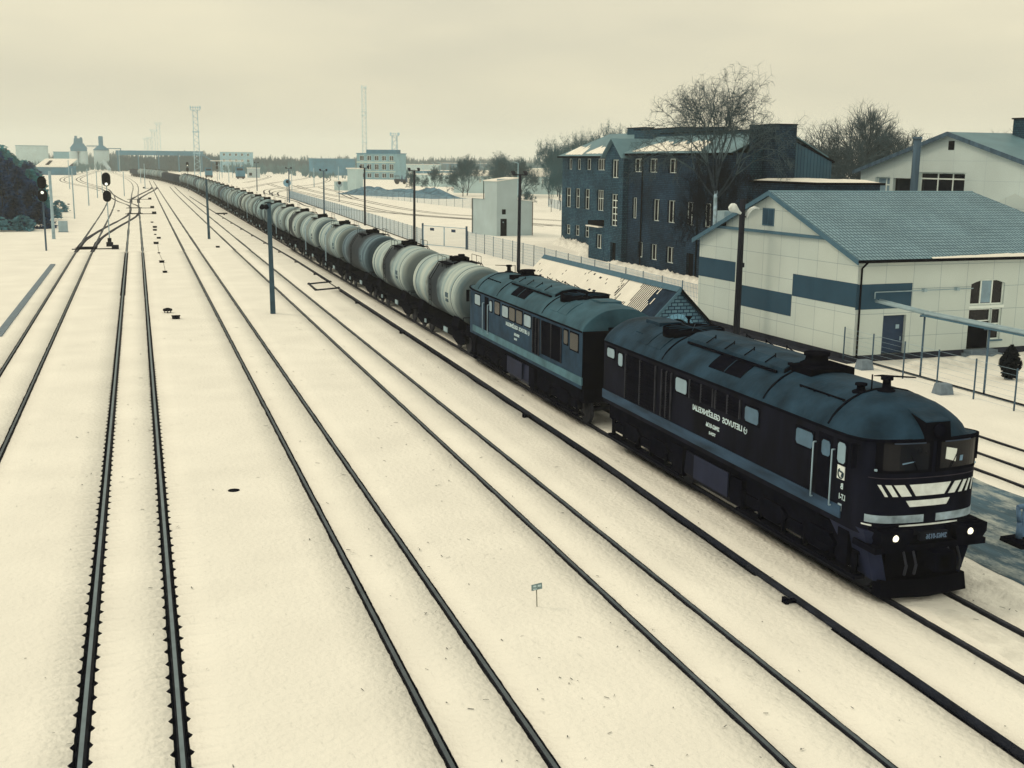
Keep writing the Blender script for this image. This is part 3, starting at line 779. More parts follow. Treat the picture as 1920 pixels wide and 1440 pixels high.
    for x in (-.7, -.45, .45, .7):
        m = MB(); m.mat(RUST); m.tube((x, -.12, 1.2), (x - .05, -.32, .95), .03, n=6); m.tube((x - .05, -.32, .95), (x, -.2, .7), .035, n=6); m.build('brake_hose', t)
    m = MB(); m.mat(feat.get('end', BLACK)); m.box(-.5, .5, L - .02, L + .42, 1.6, 3.7); m.build('gangway_bellows', t)
    # ---- writing on the side that faces the yard (the photograph is mirrored)
    s = vs; X = s * (HW + .010); yd = 1 if s < 0 else -1
    for tx, d0, z, sz, sx in feat['text']:
        text_mesh(tx, 'lettering', t, LETTER, sz, (0, 1, 0), (0, 0, 1), (X, d0, z), sx=sx) if s < 0 else text_mesh(tx, 'lettering', t, LETTER, sz, (0, -1, 0), (0, 0, 1), (X, d0, z), sx=sx)
    if feat.get('front'):
        m = MB(); m.mat(WHITEP); side_box(m, s, 1.10, 1.38, 2.53, 2.84, -.02, .014); lg = m.build('emblem_board', t)
        m = MB(); m.mat(mat('emblem_ink', (.02, .05, .07), .7))
        xx = s * (HW + .020)
        pts = [Vector((1.23 + .10 * math.cos(a), 2.665 + .11 * math.sin(a))) for a in [rad(q) for q in range(-200, 61, 20)]]
        for a, b in zip(pts, pts[1:]): m.tube((xx, a.x, a.y), (xx, b.x, b.y), .017, n=5)
        m.tube((xx, 1.33, 2.72), (xx, 1.16, 2.70), .02, n=5); m.tube((xx, 1.16, 2.70), (xx, 1.20, 2.60), .018, n=5)
        m.build('emblem', lg)
    # emblem in front of the name
    m = MB(); m.mat(LETTER); xx = s * (HW + .012); c = feat['gpos']
    pts = [Vector((c + .075 * math.cos(a), 2.665 + .085 * math.sin(a))) for a in [rad(q) for q in range(-220, 71, 24)]]
    for a, b in zip(pts, pts[1:]): m.tube((xx, a.x, a.y), (xx, b.x, b.y), .014, n=4)
    m.tube((xx, c + .07, 2.69), (xx, c - .02, 2.66), .014, n=4)
    m.build('name_emblem', t)
    return t
f1 = dict(paint=NAVY, roof=ROOFP, sill=SILL, ribs=[1.9, 4.8, 10.75], see_through=True, front=True, gpos=5.55,
    side=[('pale', 1.10, 1.40, 2.9, 3.37), ('door', 1.62, 2.2, 1.86, 3.42), ('blue', 1.70, 2.04, 2.92, 3.28), ('blue', 2.42, 3.14, 2.93, 3.31), ('louvre', 5.85, 7.2, 2.9, 3.42), ('blue', 4.92, 5.6, 2.93, 3.32), ('louvre', 7.35, 8.75, 2.9, 3.42), ('pale', 8.97, 9.68, 2.93, 3.34), ('louvre', 9.95, 10.6, 1.98, 3.4), ('louvre', 11.05, 13.3, 1.98, 3.42), ('pale', 13.6, 13.94, 2.95, 3.36), ('pale', 14.28, 14.88, 3.1, 3.4)],
    text=[('LIETUVOS  GELEŽINKELIAI', 5.72, 2.60, .215, 1.13), ('2M62-0136', 6.95, 2.31, .16, 1.05), ('TCH-2', 7.15, 2.12, .11, 1.2), ('B', 1.12, 2.32, .19, .9), ('LT-1', 1.02, 2.08, .18, .75)])
f2 = dict(paint=mat('lighter_navy_paint', T(32, 50, 60, .8), .55, .35, 1.5, spec=.12), roof=ROOFP2, sill=mat('sill_paint_worn', T(70, 98, 98, .85), .6, .3, 1.2, spec=.3), ribs=[1.9, 4.8, 10.75], gpos=9.3, tank=NAVY2, end=SOOT,  # body in a lighter navy than the leading locomotive
    side=[('pale', 1.5, 2.35, 2.95, 3.4), ('door', 3.05, 3.65, 1.9, 3.45), ('pale', 3.85, 4.2, 2.9, 3.35), ('dark', 4.65, 5.35, 2.9, 3.42), ('pale', 5.75, 6.55, 2.92, 3.38), ('dark', 6.75, 7.5, 2.9, 3.42), ('dark', 7.7, 8.45, 2.9, 3.42), ('pale', 8.72, 9.55, 2.92, 3.38), ('louvre', 9.85, 10.6, 1.98, 3.42), ('louvre', 10.9, 13.1, 2.1, 3.42), ('dark', 13.35, 13.75, 2.9, 3.4), ('dark', 14.0, 14.8, 2.8, 3.4)],
    text=[('LIETUVOS  GELEŽINKELIAI', 9.1, 2.60, .215, 1.13), ('2M62-0136', 8.1, 2.32, .15, 1.0), ('TCH-2', 7.8, 2.14, .11, 1.2)])
locomotive((16.2, 20.15, 0), 0, 'leading black diesel locomotive with lit headlights and white nose chevrons', -1, f1)
locomotive((16.2, 52.55, 0), math.pi, 'second locomotive with dull teal roof, right in front of the tank wagons', 1, f2)

# ------------------------------------------------------------------ freight wagons
def tankmat(name, base, dark, stain, seed, wide=0.0):
    m = bpy.data.materials.new(name); m.use_nodes = True
    n = m.node_tree.nodes; l = m.node_tree.links; b = n['Principled BSDF']
    b.inputs['Roughness'].default_value = .65; b.inputs['Specular IOR Level'].default_value = .08
    t = n.new('ShaderNodeTexCoord'); oi = n.new('ShaderNodeObjectInfo')
    off = n.new('ShaderNodeVectorMath'); off.operation = 'SCALE'; l.new(oi.outputs['Location'], off.inputs[0]); off.inputs['Scale'].default_value = 1.37
    ad = n.new('ShaderNodeVectorMath'); ad.operation = 'ADD'; l.new(t.outputs['Object'], ad.inputs[0]); l.new(off.outputs['Vector'], ad.inputs[1])
    mp_ = n.new('ShaderNodeMapping'); mp_.inputs['Scale'].default_value = (.25, 1.6, .25); l.new(ad.outputs['Vector'], mp_.inputs['Vector'])
    x = n.new('ShaderNodeTexNoise'); x.inputs['Scale'].default_value = 1.1; x.inputs['Detail'].default_value = 9; x.inputs['Roughness'].default_value = .6
    l.new(mp_.outputs['Vector'], x.inputs['Vector'])
    r = n.new('ShaderNodeValToRGB'); r.color_ramp.elements[0].position = .33; r.color_ramp.elements[1].position = .58
    r.color_ramp.elements[0].color = dark + (1,); r.color_ramp.elements[1].color = base + (1,); l.new(x.outputs['Fac'], r.inputs['Fac'])
    # product spilled from the dome runs down the middle of the barrel
    sp = n.new('ShaderNodeSeparateXYZ'); l.new(t.outputs['Object'], sp.inputs[0])
    x2 = n.new('ShaderNodeTexNoise'); x2.inputs['Scale'].default_value = 1.3; l.new(ad.outputs['Vector'], x2.inputs['Vector'])
    ab = n.new('ShaderNodeMath'); ab.operation = 'ABSOLUTE'; l.new(sp.outputs['Y'], ab.inputs[0])
    sb = n.new('ShaderNodeMath'); sb.operation = 'MULTIPLY_ADD'; l.new(x2.outputs['Fac'], sb.inputs[0]); sb.inputs[1].default_value = 1.3; l.new(ab.outputs[0], sb.inputs[2])
    rr = n.new('ShaderNodeMapRange'); l.new(sb.outputs[0], rr.inputs['Value'])
    rr.inputs['From Min'].default_value = 1.15 + wide; rr.inputs['From Max'].default_value = 1.95 + wide * 1.8; rr.inputs['To Min'].default_value = 1; rr.inputs['To Max'].default_value = 0
    fr = n.new('ShaderNodeMath'); fr.operation = 'MULTIPLY'; l.new(rr.outputs['Result'], fr.inputs[0]); fr.inputs[1].default_value = stain
    mxn = n.new('ShaderNodeMixRGB'); mxn.inputs['Color2'].default_value = (.012, .022, .038, 1); l.new(fr.outputs[0], mxn.inputs['Fac']); l.new(r.outputs['Color'], mxn.inputs['Color1'])
    # road dirt near the underside, deepened to paint in the shade there
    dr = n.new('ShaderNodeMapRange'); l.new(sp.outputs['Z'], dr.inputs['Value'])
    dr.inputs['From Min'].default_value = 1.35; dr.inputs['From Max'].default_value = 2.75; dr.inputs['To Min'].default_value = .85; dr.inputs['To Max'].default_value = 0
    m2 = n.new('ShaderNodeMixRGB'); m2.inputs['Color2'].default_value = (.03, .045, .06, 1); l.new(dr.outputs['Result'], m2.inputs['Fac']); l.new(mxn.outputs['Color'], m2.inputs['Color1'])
    en = n.new('ShaderNodeMapRange'); l.new(sp.outputs['Y'], en.inputs['Value'])      # the leading end goes darker
    en.inputs['From Min'].default_value = -5.0; en.inputs['From Max'].default_value = -4.3; en.inputs['To Min'].default_value = .8; en.inputs['To Max'].default_value = 0
    m3 = n.new('ShaderNodeMixRGB'); m3.inputs['Color2'].default_value = (.02, .035, .05, 1); l.new(en.outputs['Result'], m3.inputs['Fac']); l.new(m2.outputs['Color'], m3.inputs['Color1']); m2 = m3
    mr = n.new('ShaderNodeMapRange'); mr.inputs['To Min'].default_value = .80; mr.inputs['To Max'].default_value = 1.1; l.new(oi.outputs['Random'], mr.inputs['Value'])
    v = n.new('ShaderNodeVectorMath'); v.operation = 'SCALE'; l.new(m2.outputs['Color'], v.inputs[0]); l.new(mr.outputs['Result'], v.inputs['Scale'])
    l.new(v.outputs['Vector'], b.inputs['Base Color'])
    return m
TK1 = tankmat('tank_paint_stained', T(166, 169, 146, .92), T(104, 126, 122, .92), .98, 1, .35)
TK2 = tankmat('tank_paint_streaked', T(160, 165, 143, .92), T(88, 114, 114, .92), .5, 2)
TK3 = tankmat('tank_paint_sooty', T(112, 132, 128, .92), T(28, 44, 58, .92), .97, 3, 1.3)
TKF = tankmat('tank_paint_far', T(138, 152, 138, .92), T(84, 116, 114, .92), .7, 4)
SEAM = mat('tank_seam', T(62, 78, 80, .9), .7, .2, 3)
def freight_bogie(parent, y):
    b = empty('bogie', (0, y, 0)); b.parent = parent
    m = MB(); m.mat(BLACK)
    for s in (-1, 1):
        m.extrude([(-1.25, .52), (-.95, .45), (-.4, .32), (.4, .32), (.95, .45), (1.25, .52), (1.25, .7), (.5, .92), (-.5, .92), (-1.25, .7)], s * 1.02 - .08, s * 1.02 + .08, 'yz')
        for q in (-.2, 0, .2): m.tube((s * 1.02, q, .4), (s * 1.02, q, .8), .07, n=6)
    m.box(-1.1, 1.1, -.22, .22, .72, .95); m.build('bogie_frame', b, fixn=True)
    for q in (-.925, .925):
        w = MB(); w.mat(RUST)
        for s in (-1, 1): w.lathe([(.2, -.06), (.47, -.06), (.5, -.03), (.475, .06), (.15, .1)], (s * .78, q, .475), 'x', 18, False)
        w.tube((-.75, q, .475), (.75, q, .475), .08); w.build('wheelset', b, fixn=True)
def tank_wagon(tm, kind=0, Rr=1.5):
    t = empty('tank_wagon')
    m = MB(); m.mat(tm); zc = 1.22 + Rr
    prof = [(.02, -5.38), (.5, -5.34), (.95, -5.2), (1.28, -4.98), (Rr - .05, -4.75), (Rr, -4.55), (Rr, -1.5), (Rr, 1.5), (Rr, 4.55), (Rr - .05, 4.75), (1.28, 4.98), (.95, 5.2), (.5, 5.34), (.02, 5.38)]
    m.lathe(prof, (0, 0, zc), 'y', 36); b = m.build('tank_barrel', t, fixn=True)
    for q in (-3.85, 3.85) if kind != 1 else (-3.85, -1.3, 1.3, 3.85):
        m = MB(); m.mat(SEAM); m.lathe([(Rr - .02, q - .035), (Rr + .015, q - .03), (Rr + .015, q + .03), (Rr - .02, q + .035)], (0, 0, zc), 'y', 36)
        m.build('ring_seam', b, fixn=True)
    m = MB(); m.mat(SOOT)
    m.lathe([(.42, -.12), (.42, .12), (.47, .13), (.47, .17), (.3, .23), (.02, .25)], (0, 0, zc + Rr), n=18)
    m.build('dome', b, fixn=True)
    m = MB(); m.mat(BLACK)
    for s in (-1, 1):
        m.box(*sorted((s * .48, s * .95)), -.9, .9, zc + Rr - .14, zc + Rr - .10)
        for q in (-.9, 0, .9): m.tube((s * .95, q, zc + Rr - .4), (s * .95, q, zc + Rr + .25), .013, n=4)
        m.tube((s * .95, -.9, zc + Rr + .25), (s * .95, .9, zc + Rr + .25), .013, n=4)
        m.tube((s * .2, .8 * s, zc + Rr), (s * .6, 1.2 * s, zc + Rr - .06), .05, n=6); m.tube((s * .3, -.6 * s, zc + Rr - .1), (s * .3, -.6 * s, zc + Rr + .2), .09, n=6)
    m.box(.2, .5, .7, 1.0, zc + Rr - .05, zc + Rr + .25); m.build('top_platform', t)
    for s in (-1, 1):
        m = MB(); m.mat(BLACK if kind != 1 else GREYP)
        x0 = s * (Rr + .12)
        for q in (-.22, .22): m.tube((x0, q, 1.15), (x0, q, zc + .6), .02, n=5); m.tube((x0, q, zc + .6), (s * 1.13, q, zc + Rr - .1), .02, n=5)
        for i in range(8): m.tube((x0, -.22, 1.3 + i * .28), (x0, .22, 1.3 + i * .28), .015, n=4)
        m.build('ladder', t)
    m = MB(); m.mat(BLACK)
    m.box(-.25, .25, -5.75, 5.75, .95, 1.2)
    for q in (-1, 1):
        m.box(-1.45, 1.45, *sorted((q * 4.9, q * 5.75)), 1.02, 1.17)
        m.extrude([(-1.3, 1.25), (-1.15, 1.7), (-.7, 1.35), (.7, 1.35), (1.15, 1.7), (1.3, 1.25), (1.2, 1.0), (-1.2, 1.0)], *sorted((q * 3.2, q * 4.4)))
        m.tube((-1.35, q * 5.7, 1.17), (-1.35, q * 5.7, 1.9), .02, n=5); m.tube((1.35, q * 5.7, 1.17), (1.35, q * 5.7, 1.9), .02, n=5); m.tube((-1.35, q * 5.7, 1.9), (1.35, q * 5.7, 1.9), .02, n=5)
    m.box(-1.15, 1.15, -5.2, 5.2, .84, 1.12); m.box(-1.0, 1.0, -2.5, 2.5, .5, .84); m.lathe([(.28, -.7), (.28, .7)], (.75, 1.0, .75), 'y', 12)  # black boxes add the dark shade under the barrel
    m.tube((-1.2, -3.2, .98), (-1.2, 3.2, .98), .05, n=5); m.tube((1.2, -3.2, .98), (1.2, 3.2, .98), .05, n=5)
    m.build('underframe', t, fixn=True)
    for q in (-1, 1):
        m = MB(); m.mat(BLACK); a, b_ = sorted((q * 5.6, q * 6.0)); m.box(-.12, .12, a, b_, .92, 1.16); m.build('coupler', t)
    m = MB(); m.mat(SEAM); m.box(-Rr - .012, -Rr + .2, -3.3, -2.75, zc - .1, zc + .14); m.box(-Rr - .012, -Rr + .2, -3.3, -2.85, zc - .32, zc - .18); m.build('number_patch', t)
    m = MB(); m.mat(LGREY); m.box(-1.32, -1.27, -2.4, -1.7, .7, .95); m.build('side_plate', t); m = MB(); m.mat(LGREY); m.box(-1.34, -1.28, 2.2, 2.45, .6, .8); m.build('side_plate', t)
    freight_bogie(t, -3.9); freight_bogie(t, 3.9)
    return t
def hopper_wagon():
    t = empty('gondola_wagon')
    m = MB(); m.mat(mat('dark_wagon_paint', (.018, .04, .075), .8, .35, .8, rnd=.3))
    m.box(-1.5, -1.42, -5.7, 5.7, 1.25, 3.5); m.box(1.42, 1.5, -5.7, 5.7, 1.25, 3.5); m.box(-1.42, 1.42, -5.7, -5.62, 1.25, 3.5); m.box(-1.42, 1.42, 5.62, 5.7, 1.25, 3.5); m.box(-1.42, 1.42, -5.62, 5.62, 1.25, 1.4)
    for i in range(9):
        for s in (-1, 1): m.box(*sorted((s * 1.5, s * 1.58)), -5.6 + i * 1.38, -5.48 + i * 1.38, 1.3, 3.45)
    m.build('wagon_box', t)
    m = MB(); m.mat(mat('dark_load', (.02, .025, .04), .9, .5, 3)); 
    for i in range(5): m.hexa([(-1.41, -5.6 + i * 2.24, 2.6), (1.41, -5.6 + i * 2.24, 2.6), (1.41, -3.36 + i * 2.24, 2.6), (-1.41, -3.36 + i * 2.24, 2.6), (-.5, -5.0 + i * 2.24, 3.6), (.5, -5.0 + i * 2.24, 3.6), (.5, -4.0 + i * 2.24, 3.7), (-.5, -4.0 + i * 2.24, 3.7)])
    m.build('load', t)
    m = MB(); m.mat(BLACK); m.box(-.3, .3, -5.98, 5.98, .9, 1.24); m.build('underframe', t)
    freight_bogie(t, -4.2); freight_bogie(t, 4.2)
    return t
protos = [tank_wagon(TK1), tank_wagon(TK2, 1), tank_wagon(TK3), tank_wagon(TKF)]
hop = hopper_wagon()
used = {}
def place(proto, key, s, label, cat, group, scale=1.0):
    # point and heading on the train path at arc position s
    acc = 0
    for a, b in zip(TRAIN, TRAIN[1:]):
        L = math.hypot(b[0] - a[0], b[1] - a[1])
        if acc + L >= s:
            t = (s - acc) / L; x = a[0] + (b[0] - a[0]) * t; y = a[1] + (b[1] - a[1]) * t
            h = -math.atan2(b[0] - a[0], b[1] - a[1]); break
        acc += L
    o = proto if key not in used else copy_tree(proto)
    used[key] = 1
    o.location = (x, y, 0.02); o.rotation_euler = (0, 0, h)
    return tag(o, label, cat, group)
order = {0: 0, 1: 0, 2: 2, 3: 1, 4: 1, 5: 0, 6: 1, 7: 3}
desc = ['pale tank wagon with a broad dark spill down its middle', 'streaky pale tank wagon with four ring seams', 'sooty dark-stained tank wagon', 'dull teal-grey tank wagon']
s0 = 14 + 53.35 + 6.01
for i in range(29):
    k = order.get(i, [3, 1, 0, 3, 1, 3, 2, 3][i % 8])
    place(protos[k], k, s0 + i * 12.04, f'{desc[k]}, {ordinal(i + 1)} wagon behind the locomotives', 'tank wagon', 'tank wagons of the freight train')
for i in range(7):
    place(hop, 'h', s0 + (29 + i) * 12.04, f'dark open wagon far down the train, {ordinal(i + 1)} of the dark block', 'wagon', 'open wagons of the freight train')
for i in range(9):
    k = [1, 3, 1, 1, 3, 1, 3, 1, 1][i]
    place(protos[k], k, s0 + (36 + i) * 12.04, f'far light tank wagon beyond the dark block, {ordinal(i + 1)} of the tail', 'tank wagon', 'tank wagons at the tail of the train')
for i in range(3):
    place(hop, 'h', s0 + (45 + i) * 12.04, f'dark open wagon at the very far left end of the train, {ordinal(i + 1)} of three', 'wagon', 'open wagons of the freight train')

# ------------------------------------------------------------------ buildings
TILE = brickmat('tile_roof', T(132, 154, 148, 1.0), T(120, 142, 138, 1.0), T(62, 84, 86, 1.0), .21, .36, .035, 0.0, .6, .9, .14, .3)
CORR = brickmat('corrugated_sheet', T(56, 80, 84, .9), T(50, 74, 80, .9), T(34, 52, 60, .9), .28, 6.0, .03, 0.0, .6, .6, .2, .3)
def wall(mb, O, U, L, z0, z1, holes, depth=.2, N=None):
    """A wall from O along U, with real openings (a, b, za, zb) and their reveals."""
    U = Vector((U[0], U[1])).normalized(); N = Vector(N).normalized()
    us = sorted(set([0, L] + [h[i] for h in holes for i in (0, 1)])); zs = sorted(set([z0, z1] + [h[i] for h in holes for i in (2, 3)]))
    P = lambda u, z, d=0: (O[0] + U.x * u - N.x * d, O[1] + U.y * u - N.y * d, z)
    for a, b in zip(us, us[1:]):
        for c, d in zip(zs, zs[1:]):
            if any(h[0] <= a and b <= h[1] and h[2] <= c and d <= h[3] for h in holes): continue
            mb.poly([P(a, c), P(b, c), P(b, d), P(a, d)])
    for a, b, c, d in holes:
        mb.poly([P(a, c), P(a, d), P(a, d, depth), P(a, c, depth)]); mb.poly([P(b, c), P(b, d), P(b, d, depth), P(b, c, depth)])
        mb.poly([P(a, c), P(b, c), P(b, c, depth), P(a, c, depth)]); mb.poly([P(a, d), P(b, d), P(b, d, depth), P(a, d, depth)])
def obox(mb, O, U, N, a, b, z0, z1, d0, d1):
    """box between a..b along U, d0..d1 inward from the wall face"""
    U = Vector((U[0], U[1])).normalized(); N = Vector(N).normalized()
    P = lambda u, d, z: (O[0] + U.x * u - N.x * d, O[1] + U.y * u - N.y * d, z)
    mb.hexa([P(a, d0, z0), P(b, d0, z0), P(b, d1, z0), P(a, d1, z0), P(a, d0, z1), P(b, d0, z1), P(b, d1, z1), P(a, d1, z1)])
def window(parent, O, U, N, h, depth=.16, mull=(), trans=(), fm=None, gm=None, fw=.06, name='window'):
    a, b, z0, z1 = h
    fm = fm or FRAMEW; gm = gm or GLASSD
    m = MB(); m.mat(fm); g = .004
    obox(m, O, U, N, a + g, b - g, z0 + g, z0 + fw, depth - .05, depth); obox(m, O, U, N, a + g, b - g, z1 - fw, z1 - g, depth - .05, depth)
    obox(m, O, U, N, a + g, a + fw, z0 + fw, z1 - fw, depth - .05, depth); obox(m, O, U, N, b - fw, b - g, z0 + fw, z1 - fw, depth - .05, depth)
    for q in mull: x = a + (b - a) * q; obox(m, O, U, N, x - fw / 2, x + fw / 2, z0 + fw, z1 - fw, depth - .045, depth)
    for q in trans: z = z0 + (z1 - z0) * q; obox(m, O, U, N, a + fw, b - fw, z - fw / 2, z + fw / 2, depth - .04, depth)
    w = m.build(name, parent, fixn=True)
    m = MB(); m.mat(gm); obox(m, O, U, N, a + .003, b - .003, z0 + .003, z1 - .003, depth + .002, depth + .03); m.build('pane', w, fixn=True)
    return w
def door(parent, O, U, N, h, depth=.14, m_=None):
    a, b, z0, z1 = h
    m = MB(); m.mat(m_ or DOORT); obox(m, O, U, N, a + .003, b - .003, z0, z1 - .003, depth, depth + .05)
    d = m.build('door', parent, fixn=True)
    m = MB(); m.mat(GREYP); obox(m, O, U, N, b - .18, b - .14, z0 + .95, z0 + 1.15, depth - .04, depth - .001); m.build('handle', d, fixn=True)
    return d
def slab(mb, pts, th):   # sloping sheet with thickness (pts = 3 or 4 corners)
    n = len(pts); a, b, c = (Vector(p) for p in pts[:3]); nn = (b - a).cross(c - a).normalized()
    if nn.z < 0: nn = -nn
    q = len(mb.v); mb.v += [tuple(p) for p in pts] + [tuple(Vector(p) + nn * th) for p in pts]
    mb.face([q + i for i in range(n)][::-1]); mb.face([q + n + i for i in range(n)])
    for i in range(n): j = (i + 1) % n; mb.face((q + i, q + j, q + n + j, q + n + i))

# ---- white panelled building (local frame: +x along the door side, +y along the gable)
def white_building():
    t = empty('panelled_building', (32.726, 47.222, 0), math.asin(.0495))
    tag(t, 'white panelled building with teal rectangles and a ribbed tile roof', 'building')
    Wd, Ln, PL = 15.1, 16.5, .33
    m = MB(); m.mat(CREAM)
    holes = [(1.66, 3.02, .33, 2.24), (6.9, 9.05, 2.56, 3.85), (6.9, 8.33, .33, 2.36), (8.37, 9.0, .76, 2.36)]
    O, U, N = (0, 0), (1, 0), (0, -1)
    wall(m, O, U, Ln, PL, 5.1, holes, .22, N)
    wall(m, (0, 0), (0, 1), Wd, PL, 5.1, [], .2, (-1, 0))
    m.poly([(0, 0, 5.1), (0, Wd, 5.1), (0, Wd / 2, 7.9)])
    wall(m, (Ln, 0), (0, 1), Wd, PL, 5.1, [], .2, (1, 0)); m.poly([(Ln, 0, 5.1), (Ln, Wd, 5.1), (Ln, Wd / 2, 7.9)])
    wall(m, (0, Wd), (1, 0), Ln, PL, 5.1, [], .2, (0, 1))
    # a shallow arch over the tall window
    m.build('wall', t, uv=True)
    m = MB(); m.mat(mat('plinth', (.025, .03, .05), .8, .3, 2)); m.box(.03, Ln - .03, .03, .4, -.05, PL); m.box(.03, .4, .4, Wd - .03, -.05, PL); m.box(-.5, .03, -.2, Wd + .6, -.05, .06)
    m.build('plinth', t)
    # roof
    ov, og = .38, .32; sl = (7.96 - 5.06) / (Wd / 2)
    zE = 5.06 - ov * sl + .02; zR = 7.96
    m = MB(); m.mat(TILE)
    slab(m, [(-og, -ov, zE), (Ln + og, -ov, zE), (13.3, Wd / 2, zR), (-og, Wd / 2, zR)], .06)
    slab(m, [(-og, Wd + ov, zE), (Ln + og, Wd + ov, zE), (13.3, Wd / 2, zR), (-og, Wd / 2, zR)], .06)
    slab(m, [(Ln + og, -ov, zE), (Ln + og, Wd + ov, zE), (13.3, Wd / 2, zR)], .05)
    r = m.build('roof', t, uv=True, fixn=True)
    m = MB(); m.mat(mat('ridge_cap', T(120, 145, 140, 1), .6, .1, 2)); m.tube((-og, Wd / 2, zR + .05), (13.35, Wd / 2, zR + .02), .06, n=8); m.build('ridge_cap', r)
    m = MB(); m.mat(TEALR)
    for y0, y1 in ((-ov, Wd / 2), (Wd + ov, Wd / 2)):
        za = zE; d = .16
        m.hexa([(-og - .03, y0, za - d), (-og + .02, y0, za - d), (-og + .02, y1, zR - d), (-og - .03, y1, zR - d), (-og - .03, y0, za + .09), (-og + .02, y0, za + .09), (-og + .02, y1, zR + .09), (-og - .03, y1, zR + .09)])
    m.build('verge_board', r, fixn=True)
    m = MB(); m.mat(SOOT); m.tube((-og, -ov - .05, zE), (Ln + og, -ov - .05, zE), .075, n=8); m.box(-og + .03, Ln + og, -ov + .02, -.004, zE - .05, zE - .02)
    m.build('gutter', r)
    m = MB(); m.mat(ROOFSNOW)
    px = None
    for i in range(34):
        x0 = 4.0 + i * .34; h = .02 + .10 * max(0, min(1, (x0 - 4) / 5)) * (1 + .6 * nz(i * .7, 3)); w_ = .10 + .18 * max(0, min(1, (x0 - 5) / 5)) * (1 + .4 * nz(i, 8))
        cur = [(x0, -ov - .05, zE + .06), (x0, -ov + w_ * .4, zE + .12 + h), (x0, -ov + w_, zE + .07 + w_ * sl)]
        q = len(m.v); m.v += cur
        if i: m.face((q - 3, q - 2, q + 1, q), True); m.face((q - 2, q - 1, q + 2, q + 1), True)
    m.build('eave_snow', r)
    # teal rectangles on the cladding
    def panel(a, b, z0, z1, side):
        m = MB(); m.mat(TEALP)
        if side == 'g': m.box(-.012, .05, a, b, z0, z1)
        else: m.box(a, b, -.012, .05, z0, z1)
        m.build('teal_cladding_panel', t)
    panel(11.0, 15.09, 2.82, 3.96, 'g'); panel(5.36, 10.36, 1.58, 2.74, 'g'); panel(0, 5.34, 2.68, 3.83, 'g')
    m = MB(); m.mat(TEALP); m.box(-.012, 3.25, -.0125, .05, 2.58, 3.8); m.build('teal_cladding_panel', t)
    # gable window and its canopy board
    m = MB(); m.mat(TEALR); m.box(-.03, .03, 7.36, 8.48, 6.18, 7.12); g = m.build('gable_shutter', t)
    m = MB(); m.mat(TEALP); m.box(-.04, -.032, 7.42, 7.88, 6.24, 7.06); m.box(-.04, -.032, 7.94, 8.42, 6.24, 7.06); m.build('shutter_leaf', g)
    m = MB(); m.mat(TEALR); m.box(-.16, .02, 2.3, 13.05, 5.78, 5.93); m.mat(SOOT); m.box(-.1, .02, 12.2, 13.0, 5.94, 6.15); m.build('string_course', t)
    # door side
    door(t, O, U, N, (1.66, 3.02, .0, 2.24), .16); m = MB(); m.mat(GREYP); obox(m, O, U, N, 2.55, 2.75, 1.55, 1.75, .14, .158); m.build('notice', t)
    window(t, O, U, N, (6.9, 9.05, 2.56, 3.85), .14, (.33, .66), (), fw=.07)
    m = MB(); m.mat(GLASSP); obox(m, O, U, N, 7.64, 8.28, 2.66, 3.78, .125, .137); m.build('curtain', t)
    window(t, O, U, N, (8.37, 9.0, .76, 2.36), .14, (), (.5,), fw=.06)
    door(t, O, U, N, (6.9, 8.33, .33, 1.7), .14, SOOT); window(t, O, U, N, (6.9, 8.33, 1.72, 2.36), .14, (), (), fw=.05, name='fanlight')
    m = MB(); m.mat(CREAM); n = 8   # curved head of the tall window
    for i in range(n):
        a = 6.9 + 2.15 * i / n; b = 6.9 + 2.15 * (i + 1) / n; f = lambda q: 3.85 - .22 * ((q - 7.975) / 1.075) ** 2
        m.hexa([(a, -.002, f(a)), (b, -.002, f(b)), (b, .12, f(b)), (a, .12, f(a)), (a, -.002, 3.87), (b, -.002, 3.87), (b, .12, 3.87), (a, .12, 3.87)])
    m.build('arched_lintel', t, uv=True, fixn=True)
    m = MB(); m.mat(FRAMEW); obox(m, O, U, N, 6.86, 9.08, 2.40, 2.52, -.03, .13); m.build('transom', t)
    m = MB(); m.mat(CONC); m.box(6.6, 8.6, -.9, -.003, -.02, .16); m.box(6.75, 8.45, -.55, -.003, .161, .32); m.build('doorstep', t)
    m = MB(); m.mat(TEALR); obox(m, O, U, N, 8.33, 9.15, .68, .75, -.06, .1); m.build('window_sill', t)
    m = MB(); m.mat(SOOT); m.tube((.2, -ov - .03, zE - .05), (.12, -.12, zE - .35), .05, n=8); m.tube((.12, -.12, zE - .35), (.12, -.12, .3), .05, n=8); m.tube((.12, -.12, .3), (.12, -.3, .12), .05, n=8)
    m.build('downpipe', t)
    m = MB(); m.mat(LGREY); m.tube((.95, -.14, 3.42), (6.9, -.14, 3.44), .028, n=6); m.tube((.95, -.14, 3.42), (.95, -.14, 3.1), .028, n=6)
    for x in (3.9, 5.9): m.box(x - .06, x + .12, -.2, -.002, 3.36, 3.5)
    m.build('wall_pipe', t)
    m = MB(); m.mat(LGREY); m.box(.15, .75, 12.7, 13.5, 5.6, 6.75); m.build('roof_cap_box', t) 
    return t
white_building()

